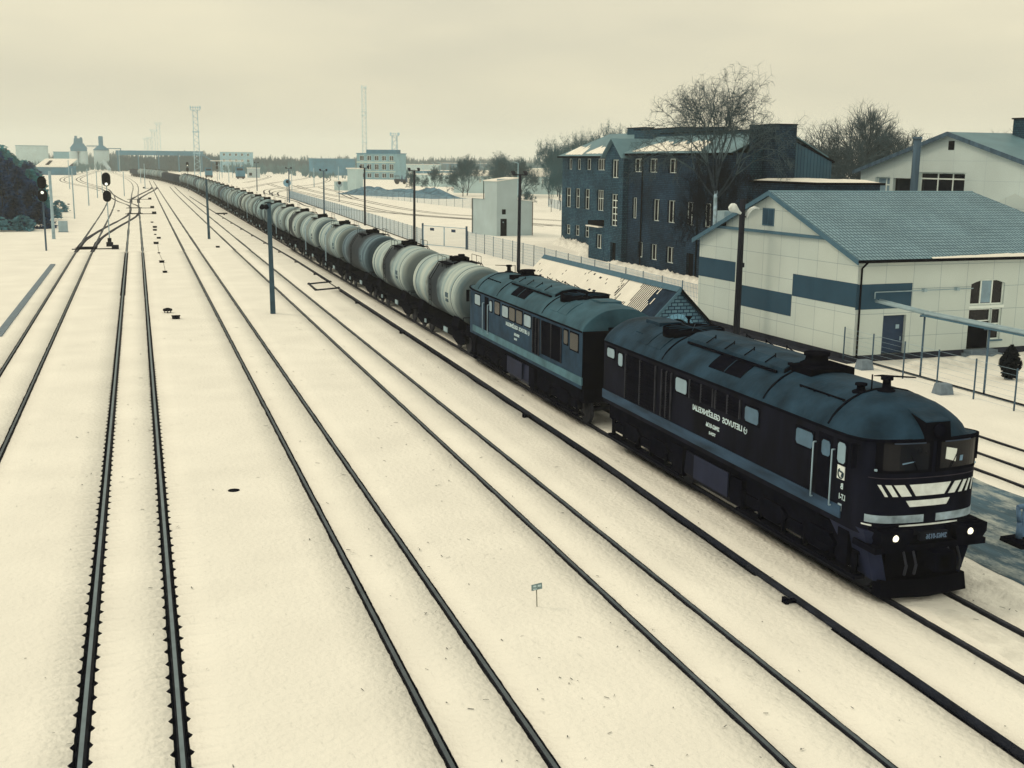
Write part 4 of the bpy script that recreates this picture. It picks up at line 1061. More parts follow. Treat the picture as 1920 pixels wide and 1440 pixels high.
# ---- pale duct on stilts
def duct():
    t = empty('pipe_bridge', (33.55, 40, 0)); tag(t, 'pale raised double pipe on thin posts in front of the white building', 'pipe bridge')
    m = MB(); m.mat(LGREY)
    for o, z, r in ((-.10, 2.93, .075), (.12, 2.97, .06)):
        m.tube((o + .15, 6.9, z + .1), (o, 3, z), r, n=10); m.tube((o, 3, z), (o - .05, -22, z - .05), r, n=10)
    m.build('pipe_run', t)
    m = MB(); m.mat(TEALR); m.box(-.22, .22, -22, 3.2, 2.80, 2.86); m.build('carrier_rail', t)
    for y in (3.15, -1.05, -5.3, -9.6, -14):
        m = MB(); m.mat(POLEG); m.tube((0, y, -.05), (0, y, 2.8), .045, n=8); m.box(-.25, .25, y - .04, y + .04, 2.76, 2.80); m.build('post', t)
duct()

# ---- fences
def mesh_fence(pts, h, step, label, wires=True, base=False, postm=None, gx=.22, name='mesh_fence', gm=None, r=.035, wr=.006):
    o = pts[0]; t = empty(name, (o[0], o[1], 0)); tag(t, label, 'fence')
    P = [(a - o[0], b - o[1]) for a, b in pts]
    seg = []
    mw = MB(); mw.mat(gm or GREYP)
    L0 = 0; nposts = 0
    for (a, b) in zip(P, P[1:]):
        L = math.hypot(b[0] - a[0], b[1] - a[1]); n = max(1, round(L / step))
        for i in range(n + (1 if b == P[-1] else 0)):
            x = a[0] + (b[0] - a[0]) * i / n; y = a[1] + (b[1] - a[1]) * i / n
            nposts += 1
            m = MB(); m.mat(postm or POLEG); m.tube((x, y, -.05), (x, y, h), r, n=6); m.build('post', t)
        if wires:
            k = max(2, int(L / gx))
            for i in range(k):
                x = a[0] + (b[0] - a[0]) * i / k; y = a[1] + (b[1] - a[1]) * i / k; mw.box(x - wr, x + wr, y - wr, y + wr, .05, h - .05)
            for z in [.08 + (h - .15) * q / 7 for q in range(8)]:
                mw.tube((a[0], a[1], z), (b[0], b[1], z), wr * (1.5 if z > h - .2 else 1), n=4)
    if wires: mw.build('wire_mesh', t)
    if base:
        m = MB(); m.mat(BLACK)
        for a, b in zip(P, P[1:]): m.tube((a[0], a[1], .06), (b[0], b[1], .06), .05, n=5)
        m.build('base_rail', t)
    return t
mesh_fence([(35.6, 290), (33.2, 200), (30.47, 127.4)], 1.9, 3.0, 'long mesh fence running away behind the tank wagons', base=True, gx=.3, wr=.012)
mesh_fence([(33.8, 120.1), (34.1, 99), (33.6, 80), (33.3, 64)], 2.0, 3.1, 'mesh fence between the gate and the small brick shed', gx=.22, wr=.009)
mesh_fence([(33.4, 49.2), (33.45, 30), (33.4, 8)], .35, 30, 'dark low kerb rail at the foot of the pipe posts', wires=False, base=True, name='low_rail')
mesh_fence([(32.52, 47.7), (32.3, 10)], 1.7, 2.34, 'row of thin steel posts with fine wires in front of the white building', gx=50, postm=POLEG, name='wire_fence', wr=.004)
mesh_fence([(61, 330), (57, 300), (60, 262), (64, 225), (66, 200)], 2.0, 4.5, 'pale mesh fence in front of the gravel heaps', gx=.4, wr=.012, gm=GREYP)
mesh_fence([(83, 232), (78, 205), (75, 190)], 1.8, 4, 'short mesh fence under the bare trees left of the brick building', gx=.4, wr=.012)
def gate():
    t = empty('yard_gate', (30.5, 127.2, 0)); tag(t, 'pale double mesh gate with two small dark plates', 'gate')
    a = Vector((0, 0)); b = Vector((3.2, -6.9)); u = (b - a).normalized(); L = (b - a).length
    for q in (0, L):
        m = MB(); m.mat(POLEG); p = u * q; m.box(p.x - .09, p.x + .09, p.y - .09, p.y + .09, -.05, 2.5); m.build('gate_post', t)
    for q0, q1 in ((.12, L / 2 - .04), (L / 2 + .04, L - .12)):
        m = MB(); m.mat(GREYP); p0 = u * q0; p1 = u * q1
        for z in (.15, 2.25): m.tube((p0.x, p0.y, z), (p1.x, p1.y, z), .04, n=6)
        for p in (p0, p1): m.tube((p.x, p.y, .15), (p.x, p.y, 2.25), .04, n=6)
        for i in range(1, 24): p = u * (q0 + (q1 - q0) * i / 24); m.tube((p.x, p.y, .15), (p.x, p.y, 2.25), .007, n=4)
        lf = m.build('gate_leaf', t)
        pm = u * ((q0 + q1) / 2 - .2); n_ = Vector((-u.y, u.x)) * -1
        m = MB(); m.mat(DOORT); c = pm + n_ * .05
        m.hexa([(c.x - u.x * .35 + k * n_.x * .02, c.y - u.y * .35 + k * n_.y * .02, 1.75) if e == 0 else (c.x + u.x * .35 + k * n_.x * .02, c.y + u.y * .35 + k * n_.y * .02, 1.75) for k, e in ((0, 0), (0, 1), (1, 1), (1, 0))] + [(c.x - u.x * .35 + k * n_.x * .02, c.y - u.y * .35 + k * n_.y * .02, 2.05) if e == 0 else (c.x + u.x * .35 + k * n_.x * .02, c.y + u.y * .35 + k * n_.y * .02, 2.05) for k, e in ((0, 0), (0, 1), (1, 1), (1, 0))])
        m.build('name_plate', lf, fixn=True)
gate()

# ---- small brick shed with a snowy corrugated roof
def shed():
    x0, ya, yb, H, hw = 25.0, 50.8, 70.2, 3.42, 1.95
    t = empty('brick_shed', (x0, ya, 0)); tag(t, 'small grey brick shed with arched opening and snowy corrugated roof', 'shed')
    L = yb - ya
    m = MB(); m.mat(BRICKG)
    # gable wall with an arched opening
    zc, Rr, n = 1.15, .78, 14
    pts = [(-hw, 0), (-Rr, 0), (-Rr, zc)]
    arc = [(-Rr * math.cos(math.pi * i / n), zc + Rr * math.sin(math.pi * i / n)) for i in range(n + 1)]
    out = lambda x: H - .1 - abs(x)
    prev = None
    cols = [-hw] + [p[0] for p in arc] + [hw]
    low = {round(p[0], 5): p[1] for p in arc}
    for a, b in zip(cols, cols[1:]):
        la = low.get(round(a, 5), 0) if a != -hw and b != hw and not (a == -hw) else 0
        if a == -hw: la = lb = 0
        elif b == hw: la = lb = 0
        else: la = low[round(a, 5)]; lb = low[round(b, 5)]
        mids = [a, b]
        m.poly([(a, 0, la), (b, 0, lb), (b, 0, out(b)), (a, 0, out(a))])
    for i in range(n): a, b = arc[i], arc[i + 1]; m.poly([(a[0], 0, a[1]), (b[0], 0, b[1]), (b[0], .3, b[1]), (a[0], .3, a[1])])
    for s in (-1, 1):
        m.poly([(s * Rr, 0, 0), (s * Rr, 0, zc), (s * Rr, .3, zc), (s * Rr, .3, 0)])
        m.poly([(s * hw, 0, -.05), (s * hw, L, -.05), (s * hw, L, out(hw)), (s * hw, 0, out(hw))])
    m.poly([(-hw, L, 0), (hw, L, 0), (hw, L, out(hw)), (0, L, out(0)), (-hw, L, out(hw))])
    m.build('brick_wall', t, uv=True)
    m = MB(); m.mat(mat('arch_brick', T(100, 136, 142, .72), .9, .3, 9))
    for i in range(n):
        a0 = math.pi * (i + .08) / n; a1 = math.pi * (i + .92) / n
        q = [(-r * math.cos(a), zc + r * math.sin(a)) for r, a in ((Rr, a0), (Rr, a1), (Rr + .24, a1), (Rr + .24, a0))]
        m.extrude(q, -.03, .02)
    m.build('brick_arch', t, fixn=True)
    m = MB(); m.mat(SOOT); m.box(-1.2, 1.2, .32, .36, 0, 2.2); m.build('dark_interior', t)
    # corrugated roof, real ribs
    SR = mat('corrugated_snowy', (.30, .32, .32), .8, .2, 1)
    for s, nm in ((-1, 0), (1, 1)):
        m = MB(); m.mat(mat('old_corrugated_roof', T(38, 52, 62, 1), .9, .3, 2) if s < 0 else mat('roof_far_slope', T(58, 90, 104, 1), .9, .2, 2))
        n = 190; e = 2.42
        for i in range(n + 1):
            y = -.28 + (L + .56) * i / n; w = .03 * (1 if i % 2 else -1)
            m.v += [(s * e, y, H - e + w), (0, y, H + w)]
            if i: q = len(m.v); m.face((q - 4, q - 3, q - 1, q - 2))
        m.build('roof_slope', t)
    m = MB(); m.mat(ROOFSNOW)   # snow lies on all but the near end of the left slope, thinning to streaks
    n = 190; e = 2.42
    K = 26
    for i in range(n):
        y0 = -.28 + (L + .56) * i / n; y1 = -.28 + (L + .56) * (i + 1) / n
        for k in range(K):
            u0 = k / K; u1 = (k + 1) / K
            fy = y0 + 1.2 * (1 - u0)
            full = fy > 6.2 + 1.2 * nz(u0 * 5, 2)
            streak = (i % 2 == 0) and fy > 1.9 + 1.1 * nz(i * .9, 5) + 1.5 * nz(i * .33, u0 * 6)
            thin = fy > 3.6 + 1.4 * nz(i * .21, 2) and u0 > .5 + .9 * nz(i * .9, 7)
            if full and nz(i * .35, u0 * 14) > .52: continue
            if not (full or streak or (thin and nz(i * .8, 4.5) > -.25)): continue
            h = .05 if full else .035
            xs = (-e * (1 - u0), -e * (1 - u1))
            w0, w1 = (h + .03, h + .03) if full else (.045, .045)
            m.poly([(xs[0], y0, H + xs[0] + w0), (xs[1], y0, H + xs[1] + w0), (xs[1], y1, H + xs[1] + w1), (xs[0], y1, H + xs[0] + w1)])
    m.build('roof_snow', t)
    m = MB(); m.mat(TEALR)
    m.sweep([(0, -.3), (0, L + .3)], [(-.22, H - .12), (0, H + .12), (.22, H - .12), (0, H + .06)]); m.build('ridge_cap', t, fixn=True)
    for s in (-1, 1):
        m = MB(); m.mat(TEALR if s < 0 else SOOT); m.hexa([(s * 2.46, -.36, H - 2.46 - .12), (s * 2.46, -.28, H - 2.46 - .12), (0, -.28, H - .12), (0, -.36, H - .12), (s * 2.46, -.36, H - 2.46 + .06), (s * 2.46, -.28, H - 2.46 + .06), (0, -.28, H + .06), (0, -.36, H + .06)])
        m.build('verge_board', t, fixn=True)
shed()

# ---- dark brick building
def brick_building():
    t = empty('brick_building', (43.4, 99.5, 0)); tag(t, 'three-storey dark teal brick building with stair tower', 'building')
    ox, oy = 43.4, 99.5
    Z = 10.05
    N = (-1, 0); U = (0, -1)
    F1 = (47.4 - ox, 127.8 - oy); F2 = (0, 0); TW = (42.9 - ox, 103.8 - oy); AN = (42.9 - ox, 107.75 - oy)
    m = MB(); m.mat(BRICKT)
    W1 = [(1.9, 3.1, 8.6, 9.8), (4.6, 5.8, 8.6, 9.8), (7.5, 8.9, 8.6, 9.8), (10.7, 12.9, 8.6, 9.8), (1.3, 2.9, 4.3, 6.5), (4.3, 5.7, 4.3, 6.5), (7.2, 8.7, 4.3, 6.5), (10.9, 12.8, 4.3, 6.5), (1.5, 2.9, 1.2, 2.3), (4.4, 5.8, 1.2, 2.4), (7.4, 8.8, 1.2, 2.4)]
    wall(m, F1, U, 24, -.05, Z, W1, .28, N)
    W2 = [(1.2, 3.0, 8.6, 9.8), (4.5, 6.3, 8.6, 9.8), (8.5, 10.2, 8.6, 9.8), (1.1, 2.1, 4.4, 6.3), (5.6, 7.0, 4.4, 6.3), (8.6, 10.1, 4.4, 6.3), (2.7, 3.7, .95, 2.35), (5.4, 6.8, .95, 2.35), (8.6, 10.1, .95, 2.35), (12.6, 13.9, .0, 2.1), (12.2, 13.6, 4.4, 6.3), (15.4, 16.8, 4.4, 6.3)]
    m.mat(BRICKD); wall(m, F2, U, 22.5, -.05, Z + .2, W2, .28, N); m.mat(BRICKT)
    # stair tower
    WT = [(1.5, 3.15, 8.0, 9.7), (1.5, 3.15, 3.5, 6.5), (1.7, 3.0, 0, 1.95)]
    wall(m, TW, U, 4.3, -.05, Z, WT, .28, N)
    m.poly([(TW[0], TW[1], Z), (TW[0], TW[1] - 4.3, Z), (TW[0], TW[1] - 2.1, 11.5)])
    wall(m, (TW[0], TW[1] - 4.3), (1, 0), 6, -.05, Z, [], .2, (0, -1)); wall(m, TW, (1, 0), 6, -.05, Z, [], .2, (0, 1))
    # annex
    wall(m, AN, U, 3.9, -.05, 3.35, [(1.9, 3.4, 1.1, 2.5)], .28, N); wall(m, AN, (1, 0), 5, -.05, 3.35, [], .2, (0, 1))
    # ends and back
    wall(m, F1, (1, 0), 7.5, -.05, Z, [], .2, (0, 1)); xe = 11.5
    wall(m, (0, -22.5), (1, 0), 6.2, -.05, Z + .2, [], .2, (0, -1)); m.poly([(0, -22.5, Z + .2), (6.2, -22.5, Z - .2), (3.0, -22.5, 11.6)])
    wall(m, (6.2, -22.5), (0, 1), 22.5, -.05, Z, [], .2, (1, 0)); wall(m, (6.2, 0), (1, 0), xe - 6.2, -.05, Z, [], .2, (0, -1)); m.poly([(F1[0], -.1, Z), (xe, -.1, Z), (7.3, -.1, 12.4)])
    wall(m, (xe, 0), (0, 1), 28.3, -.05, Z, [], .2, (1, 0))
    m.build('brick_wall', t, uv=True)
    for h in W1: window(t, F1, U, N, h, .24, (.55,) if h[1] - h[0] < 1.7 else (.3, .62), () if h[3] > 9 else (.6,), fw=.055)
    for h in W2[:9] + W2[10:]: window(t, F2, U, N, h, .24, (.5,), (), fw=.06)
    door(t, F2, U, N, (12.6, 13.9, 0, 2.1), .22, SOOT)
    window(t, TW, U, N, WT[0], .24, (.45,), (), fw=.08); window(t, TW, U, N, WT[1], .24, (.45,), (.18, .38, .58, .8), fw=.08); door(t, TW, U, N, WT[2], .22, SOOT)
    window(t, AN, U, N, (1.9, 3.4, 1.1, 2.5), .24, (.5,), (), fw=.08)
    m = MB(); m.mat(SOOT); m.box(AN[0] - .1, AN[0] + 2, AN[1] - 3.95, AN[1] + .1, 3.36, 3.75); m.mat(ROOFSNOW); m.box(AN[0] - .45, AN[0] + 1.7, AN[1] - 3.6, AN[1] - .2, 3.20, 3.3); m.build('annex_roof', t)
    # roofs
    m = MB(); m.mat(METALR)
    RX, RZ = 7.3, 12.45
    e1 = F1[0] - .45; ye = F1[1] + .45
    slab(m, [(e1, ye, Z - .05), (e1, -.2, Z - .05), (RX, -.2, RZ), (RX, F1[1] - 6, RZ)], .08)
    slab(m, [(e1, ye, Z - .05), (xe + .4, ye, Z - .05), (RX, F1[1] - 6, RZ)], .08)
    slab(m, [(xe + .4, ye, Z - .05), (xe + .4, -.3, Z - .05), (RX, -.3, RZ), (RX, F1[1] - 6, RZ)], .08)
    slab(m, [(-.45, .3, Z + .15), (-.45, -20.35, Z + .15), (3.0, -20.35, 11.75), (3.0, .3, 11.75)], .08)
    slab(m, [(6.5, .3, Z - .1), (6.5, -22.7, Z - .1), (3.0, -22.7, 11.75), (3.0, .3, 11.75)], .08)
    ty = TW[1]
    slab(m, [(TW[0] - .4, ty + .35, Z - .2), (TW[0] - .4, ty - 2.1, 11.6), (RX - 2, ty - 2.1, 11.6), (RX - 2, ty + .35, Z - .2)], .07)
    slab(m, [(TW[0] - .4, ty - 4.65, Z - .25), (TW[0] - .4, ty - 2.1, 11.6), (RX - 2, ty - 2.1, 11.6), (RX - 2, ty - 4.65, Z - .25)], .07)
    r = m.build('roof', t, fixn=True)
    m = MB(); m.mat(SOOT); m.box(-.5, -.38, -20.5, -.25, Z + .02, Z + .2); m.box(e1 - .06, e1 + .06, ty + .4, ye, Z - .15, Z + .04); m.build('gutter', r)
    # patches of snow left on the slopes
    def patch(ya, yb, u0, u1, base, xe_, seed):
        m = MB(); m.mat(ROOFSNOW); n = 22; K = 5
        for i in range(n + 1):
            y = ya + (yb - ya) * i / n
            for k in range(K + 1):
                e = min(1, i / 3, (n - i) / 3)
                u = u0 + (u1 - u0) * e * (.75 + .5 * nz(seed, i * .5)) * k / K + .03 * nz(seed + 5, i * .7)
                rx, rz_ = (3.0, 11.75) if xe_ == -.45 else (RX, RZ)
                x = xe_ + (rx - xe_) * u; z = base + (rz_ - base) * u + .11 + (.05 if 0 < k < K else 0)
                m.v.append((x, y, z))
            if i:
                for k in range(K): q = len(m.v); m.face((q - 2 * (K + 1) + k, q - 2 * (K + 1) + k + 1, q - (K + 1) + k + 1, q - (K + 1) + k), True)
        m.build('snow_patch', r)
    patch(F1[1] - 1.5, F1[1] - 6.8, .06, .52, Z - .05, e1, 1); patch(F1[1] - 7.5, F1[1] - 14.5, .1, .5, Z - .05, e1, 2)
    patch(-1.2, -15, .08, .75, Z + .15, -.45, 3)
    # dark dormer blocks and the stair block
    def blk(x0, x1, y0, y1, z0, z1, nm, mm=BRICKT):
        m = MB(); m.mat(mm); m.box(x0, x1, y0, y1, z0, z1); m.mat(SOOT); m.box(x0 - .06, x1 + .06, y0 - .06, y1 + .06, z1 + .002, z1 + .08); m.build(nm, t, uv=True)
    blk(3.3, 5.6, -4.3, 6.3, 10.6, 12.55, 'dormer_block'); blk(3.2, 4.4, -10.6, -6.9, 10.8, 12.4, 'chimney'); blk(3.05, 3.4, -20.3, -.2, 11.4, 12.05, 'ridge_parapet'); blk(7.0, 8.2, 12.4, 16.6, 12.2, 13.0, 'ridge_chimney')
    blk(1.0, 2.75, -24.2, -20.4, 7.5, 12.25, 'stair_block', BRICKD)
    m = MB(); m.mat(CORR); y = -23.5
    m.poly([(2.76, y, 8.2), (6.3, y, 8.2), (6.3, y, 9.7), (2.76, y, 11.3)]); m.poly([(2.76, y, 11.3), (6.3, y, 9.7), (6.3, y + 3, 9.7), (2.76, y + 3, 11.3)]); m.poly([(6.3, y, 8.2), (6.3, y + 3, 8.2), (6.3, y + 3, 9.7), (6.3, y, 9.7)])
    m.build('corrugated_gable', t, uv=True)
    m = MB(); m.mat(SOOT); m.hexa([(2.7, y - .1, 11.25), (6.5, y - .1, 9.55), (6.5, y + 3, 9.55), (2.7, y + 3, 11.25), (2.7, y - .1, 11.38), (6.5, y - .1, 9.68), (6.5, y + 3, 9.68), (2.7, y + 3, 11.38)]); m.build('gable_roof', t, fixn=True)
    for y in (-3.4, -14.5):
        m = MB(); m.mat(SOOT); m.tube((-.1, y, .1), (-.1, y, Z), .06, n=6); m.build('downpipe', t)
    m = MB(); m.mat(CONC); m.box(-.7, -.002, -15, -12.3, -.02, .12); m.build('doorstep', t)
brick_building()
def wing():
    t = empty('low_wing', (43.5, 68, 0)); tag(t, 'low dark brick block with snow on its flat roof, behind the white building', 'building')
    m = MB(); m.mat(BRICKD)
    O = (0, 9); wall(m, O, (0, -1), 9, -.05, 8.1, [(1.5, 2.6, 5.2, 6.6), (4.2, 5.3, 5.2, 6.6)], .25, (-1, 0)); wall(m, (0, 0), (1, 0), 4.9, -.05, 8.1, [], .2, (0, -1)); wall(m, (4.9, 0), (0, 1), 9, -.05, 8.1, [], .2, (1, 0)); wall(m, O, (1, 0), 4.9, -.05, 8.1, [], .2, (0, 1))
    m.build('brick_wall', t, uv=True)
    for h in ((1.5, 2.6, 5.2, 6.6), (4.2, 5.3, 5.2, 6.6)): window(t, O, (0, -1), (-1, 0), h, .2, (.5,), (), fw=.07)
    m = MB(); m.mat(SOOT); m.box(-.25, 5.15, -.25, 8.9, 8.1, 8.25); m.build('flat_roof', t)
    m = MB(); m.mat(ROOFSNOW); n = 30
    for i in range(n + 1):
        x = -.1 + 5.1 * i / n
        for k in range(6):
            y = -.15 + 8.9 * k / 5; e = 1 if 0 < k < 5 and 0 < i < n else 0
            m.v.append((x, y, 8.26 + e * .22 * (.7 + .6 * nz(i * .3, k * .8))))
        if i:
            for k in range(5): q = len(m.v); m.face((q - 12 + k, q - 11 + k, q - 5 + k, q - 6 + k), True)
    m.build('roof_snow', t)
wing()
def cream_building():
    t = empty('gabled_building', (58.0, 62.2, 0), .05); tag(t, 'cream gabled building behind the white one, dark window band and chimney', 'building')
    Wd = 20.6; L = 26
    m = MB(); m.mat(CREAM2)
    # openings on the gable that faces the tracks (distance measured from the near corner)
    U = (0, 1); N = (-1, 0)
    H = [(8.6, 13.6, 7.35, 8.95), (13.9, 16.5, 7.3, 8.45), (16.9, 18.7, 7.3, 8.5)]
    wall(m, (0, 0), U, Wd, -.05, 9.0, H, .35, N)
    m.poly([(0, 0, 9.0), (0, Wd, 9.0), (0, Wd / 2, 11.75)])
    wall(m, (0, 0), (1, 0), L, -.05, 9.0, [], .2, (0, -1)); wall(m, (0, Wd), (1, 0), L, -.05, 9, [], .2, (0, 1)); wall(m, (L, 0), (0, 1), Wd, -.05, 9, [], .2, (1, 0)); m.poly([(L, 0, 9.0), (L, Wd, 9.0), (L, Wd / 2, 11.75)])
    m.build('wall', t, uv=True)
    window(t, (0, 0), U, N, H[0], .3, (.3, .62), (.7,), fw=.1); window(t, (0, 0), U, N, H[1], .3, (), (), fw=.05, fm=SOOT); window(t, (0, 0), U, N, H[2], .3, (.4,), (.5,), fw=.1, gm=GLASSP)
    m = MB(); m.mat(SOOT); m.box(-.03, .02, Wd / 2 - .35, Wd / 2 + .25, 10.6, 11.25); m.build('attic_vent', t)
    sl = 2.75 / (Wd / 2); m = MB(); m.mat(METALR)
    for a in (-.5, Wd + .5): slab(m, [(-.4, a, 9.05 - .5 * sl), (L + .4, a, 9.05 - .5 * sl), (L + .4, Wd / 2, 11.82), (-.4, Wd / 2, 11.82)], .08)
    r = m.build('roof', t, fixn=True)
    m = MB(); m.mat(BRICKT); m.box(5.2, 6.4, 8.6, 9.8, 11.2, 12.9); m.mat(SOOT); m.box(5.1, 6.5, 8.5, 9.9, 12.9, 13.0); m.build('chimney', r, uv=True)
    m = MB(); m.mat(POLEG)
    for a in (-.5, Wd + .5): m.hexa([(-.48, a, 8.7), (-.41, a, 8.7), (-.41, Wd / 2, 11.6), (-.48, Wd / 2, 11.6), (-.48, a, 9.0), (-.41, a, 9.0), (-.41, Wd / 2, 11.92), (-.48, Wd / 2, 11.92)])
    m.build('verge_board', r, fixn=True)
    f = MB(); f.mat(POLEG); f.tube((0, 0, -.05), (0, 0, 11.3), .28, n=12); f.tube((0, 0, 11.3), (0, 0, 11.5), .33, n=12)
    tag(f.build('flue_pipe', loc=(54.6, 72.6, 0)), 'tall grey flue pipe standing before the cream gabled building', 'flue')
cream_building()

# ---- pale substation hut
def hut():
    ang = math.atan2(-.2, 1)   # frame: local +y along the left wall, +x along the door wall
    t = empty('substation_hut', (43.55, 141.2, 0), rad(11)); tag(t, 'pale rendered stepped hut with dark door beyond the gate', 'hut')
    m = MB(); m.mat(RENDERG)
    wall(m, (0, 0), (0, 1), 3.4, -.05, 6.9, [], .15, (-1, 0)); wall(m, (0, 3.4), (0, 1), 3.4, -.05, 4.6, [(1.6, 2.5, .0, 2.2), (1.7, 2.2, 2.9, 3.6)], .15, (-1, 0))
    wall(m, (0, 0), (1, 0), 3.0, -.05, 7.25, [(.55, 1.5, 0, 2.2), (.75, 1.35, 2.75, 3.4)], .15, (0, -1)); wall(m, (3.0, 0), (1, 0), 2.2, -.05, 4.5, [], .15, (0, -1))
    m.box(0.01, 5.19, 3.4, 6.8, -.05, 4.6); m.box(.01, 2.99, .2, 3.4, -.05, 6.9); m.box(3.0, 5.19, .2, 3.4, -.05, 4.5)
    m.build('wall', t, uv=True)
    m = MB(); m.mat(ROOFSNOW); slab(m, [(-.15, -.15, 6.9), (3.1, -.15, 7.3), (3.1, 3.5, 7.3), (-.15, 3.5, 6.9)], .12); slab(m, [(-.15, 3.5, 4.62), (5.3, 3.5, 4.62), (5.3, 6.9, 4.62), (-.15, 6.9, 4.62)], .1); slab(m, [(3.1, -.15, 4.6), (5.35, -.15, 4.35), (5.35, 3.5, 4.35), (3.1, 3.5, 4.6)], .08)
    m.build('roof_snow', t, fixn=True)
    m = MB(); m.mat(SOOT); m.box(.552, 1.498, .1, .14, 0, 2.2); d = m.build('door', t); m = MB(); m.mat(LGREY); m.lathe([(.02, 0), (.1, .01), (.1, .02)], (1.0, .09, 1.75), 'y', 10); m.build('warning_disc', d)
    m = MB(); m.mat(SOOT); m.box(.752, 1.348, .1, .14, 2.75, 3.4); m.build('vent', t)
    m = MB(); m.mat(SOOT); m.box(.1, .14, 5.0, 5.9, 0, 2.2); m.build('door', t); m = MB(); m.mat(SOOT); m.box(.1, .14, 5.1, 5.6, 2.9, 3.6); m.build('vent', t)
    for a_, b_ in (((-.08, 6.75, 0), (-.08, 6.75, 4.6)), ((-.08, 3.5, 4.6), (-.08, 3.5, 6.9)), ((5.25, -.05, 0), (5.25, -.05, 4.3))): m = MB(); m.mat(SOOT); m.tube(a_, b_, .05, n=6); m.build('downpipe', t)
hut()

# ---- far buildings
def simple_block(name, loc, rz, L, D, H, wm, label, cat, wins=None, roof=None, roofh=0.0, snow=True, parapet=None):
    t = empty(name, loc, rz); tag(t, label, cat)
    m = MB(); m.mat(wm); hs = wins or []
    wall(m, (0, 0), (1, 0), L, -.05, H, hs, .25, (0, -1)); wall(m, (0, 0), (0, 1), D, -.05, H, [], .2, (-1, 0)); wall(m, (L, 0), (0, 1), D, -.05, H, [], .2, (1, 0)); wall(m, (0, D), (1, 0), L, -.05, H, [], .2, (0, 1))
    m.build('wall', t, uv=True)
    for h in hs: window(t, (0, 0), (1, 0), (0, -1), h, .2, (.55,), (), fw=.14)
    m = MB(); m.mat(roof or ROOFSNOW)
    if roofh:
        n = 10
        for i in range(n):
            a = i / n; b = (i + 1) / n; f = lambda q: H + roofh * math.sin(math.pi * q) ** .8
            m.poly([(L * a, -.3, f(a)), (L * b, -.3, f(b)), (L * b, D, f(b)), (L * a, D, f(a))], True); m.poly([(L * a, -.3, H - .1), (L * b, -.3, H - .1), (L * b, -.3, f(b)), (L * a, -.3, f(a))])
    else: m.box(-.3, L + .3, -.3, D + .3, H, H + .35)
    m.build('roof', t)
    return t
# control building
w = []
for r_, (za, zb) in enumerate(((.8, 3.0), (4.6, 7.4), (9.0, 11.4))):
    for i in range(5): w.append((1.6 + i * 4.05, 3.9 + i * 4.05, za, zb))
cb = simple_block('control_building', (103.6, 570, 0), math.atan2(-12.4, 15.4), 21, 12, 12.3, mat('banded_wall', T(112, 142, 136, .85), .9, .15, .3), 'three-storey control building with window bands beside the tall thin mast', 'building', w, roof=FART)
m = MB(); m.mat(FART); m.box(4.5, 19.5, 1.5, 9, 12.65, 14.3); m.build('penthouse', cb)
for z in ((3.5, 4.1), (7.9, 8.6)):
    m = MB(); m.mat(mat('pale_band', T(165, 175, 150, .85), .9, .1, .3)); m.box(-.06, 21.06, -.09, -.005, z[0], z[1]); m.build('wall_band', cb)
simple_block('warehouse', (99.5, 690, 0), rad(2), 25, 14, 9.6, FART, 'long dark teal warehouse left of the control building', 'warehouse', roof=mat('dull_roof', T(100, 140, 140, 1), .8, .2, .1))
simple_block('rendered_wall_block', (98.4, 424, 0), math.atan2(-12.2, 7.0), 14.5, 6, 4.2, FARW, 'pale flat-roofed garage block behind the gravel heaps', 'garage')
simple_block('rendered_wall_block', (106.5, 416, 0), rad(-30), 12, 6, 4.6, FARW, 'second pale garage block, right of the flat-roofed one', 'garage')
w = [(8 + i * 2.4, 8.7 + i * 2.4, 3.0, 4.4) for i in range(14)]
dp = simple_block('depot_hall', (90.3, 336.8, 0), math.atan2(-16, 23.5), 44, 26, 5.1, FARW, 'long pale depot hall with arched snowy roof behind the stepped hut', 'depot', w, roofh=2.3)
simple_block('service_tower', (61.9, 357, 0), rad(-50), 3.4, 3.4, 6.6, FARW, 'pale windowless tower block behind the lamp posts', 'tower')
simple_block('service_annex', (58.6, 362, 0), rad(-50), 3.6, 3, 2.7, FARW, 'low box attached left of the windowless tower', 'annex')
simple_block('apartment_block', (55, 820, 0), rad(-6), 22, 12, 13.6, mat('faded_block', T(140, 170, 162, .9), .9, .12, .2), 'faded far apartment block behind the yard', 'building', [(2 + i * 4, 3.6 + i * 4, z, z + 1.8) for i in range(5) for z in (3, 7, 11)])
simple_block('factory_hall', (-86, 960, 0), rad(2), 22, 30, 17.2, FARW, 'pale box-shaped factory hall above the left treetops', 'factory', roof=FART)
simple_block('factory_hall', (-62, 1000, 0), rad(2), 24, 30, 13, mat('faded_hall', T(120, 160, 152, .9), .9, .12, .2), 'lower faded hall between the factory and the silos', 'factory', roof=mat('dull_roof', T(100, 140, 140, 1), .8, .2, .1))
simple_block('brick_cabin', (-38, 690, 0), rad(5), 5, 5, 7.2, FARD, 'small dark cabin right of the storage shed', 'cabin')
for i, (x, y, L, H) in enumerate(((120, 760, 30, 5), (180, 900, 50, 6), (250, 980, 46, 7), (300, 1010, 40, 5), (150, 640, 22, 3.6), (205, 720, 26, 3.2))):
    simple_block('far_shed', (x, y, 0), rad(-12), L, 14, H, FARW if i % 2 else FART, f'distant low snow-roofed shed, {ordinal(i + 1)} from the left beyond the depot', 'shed')
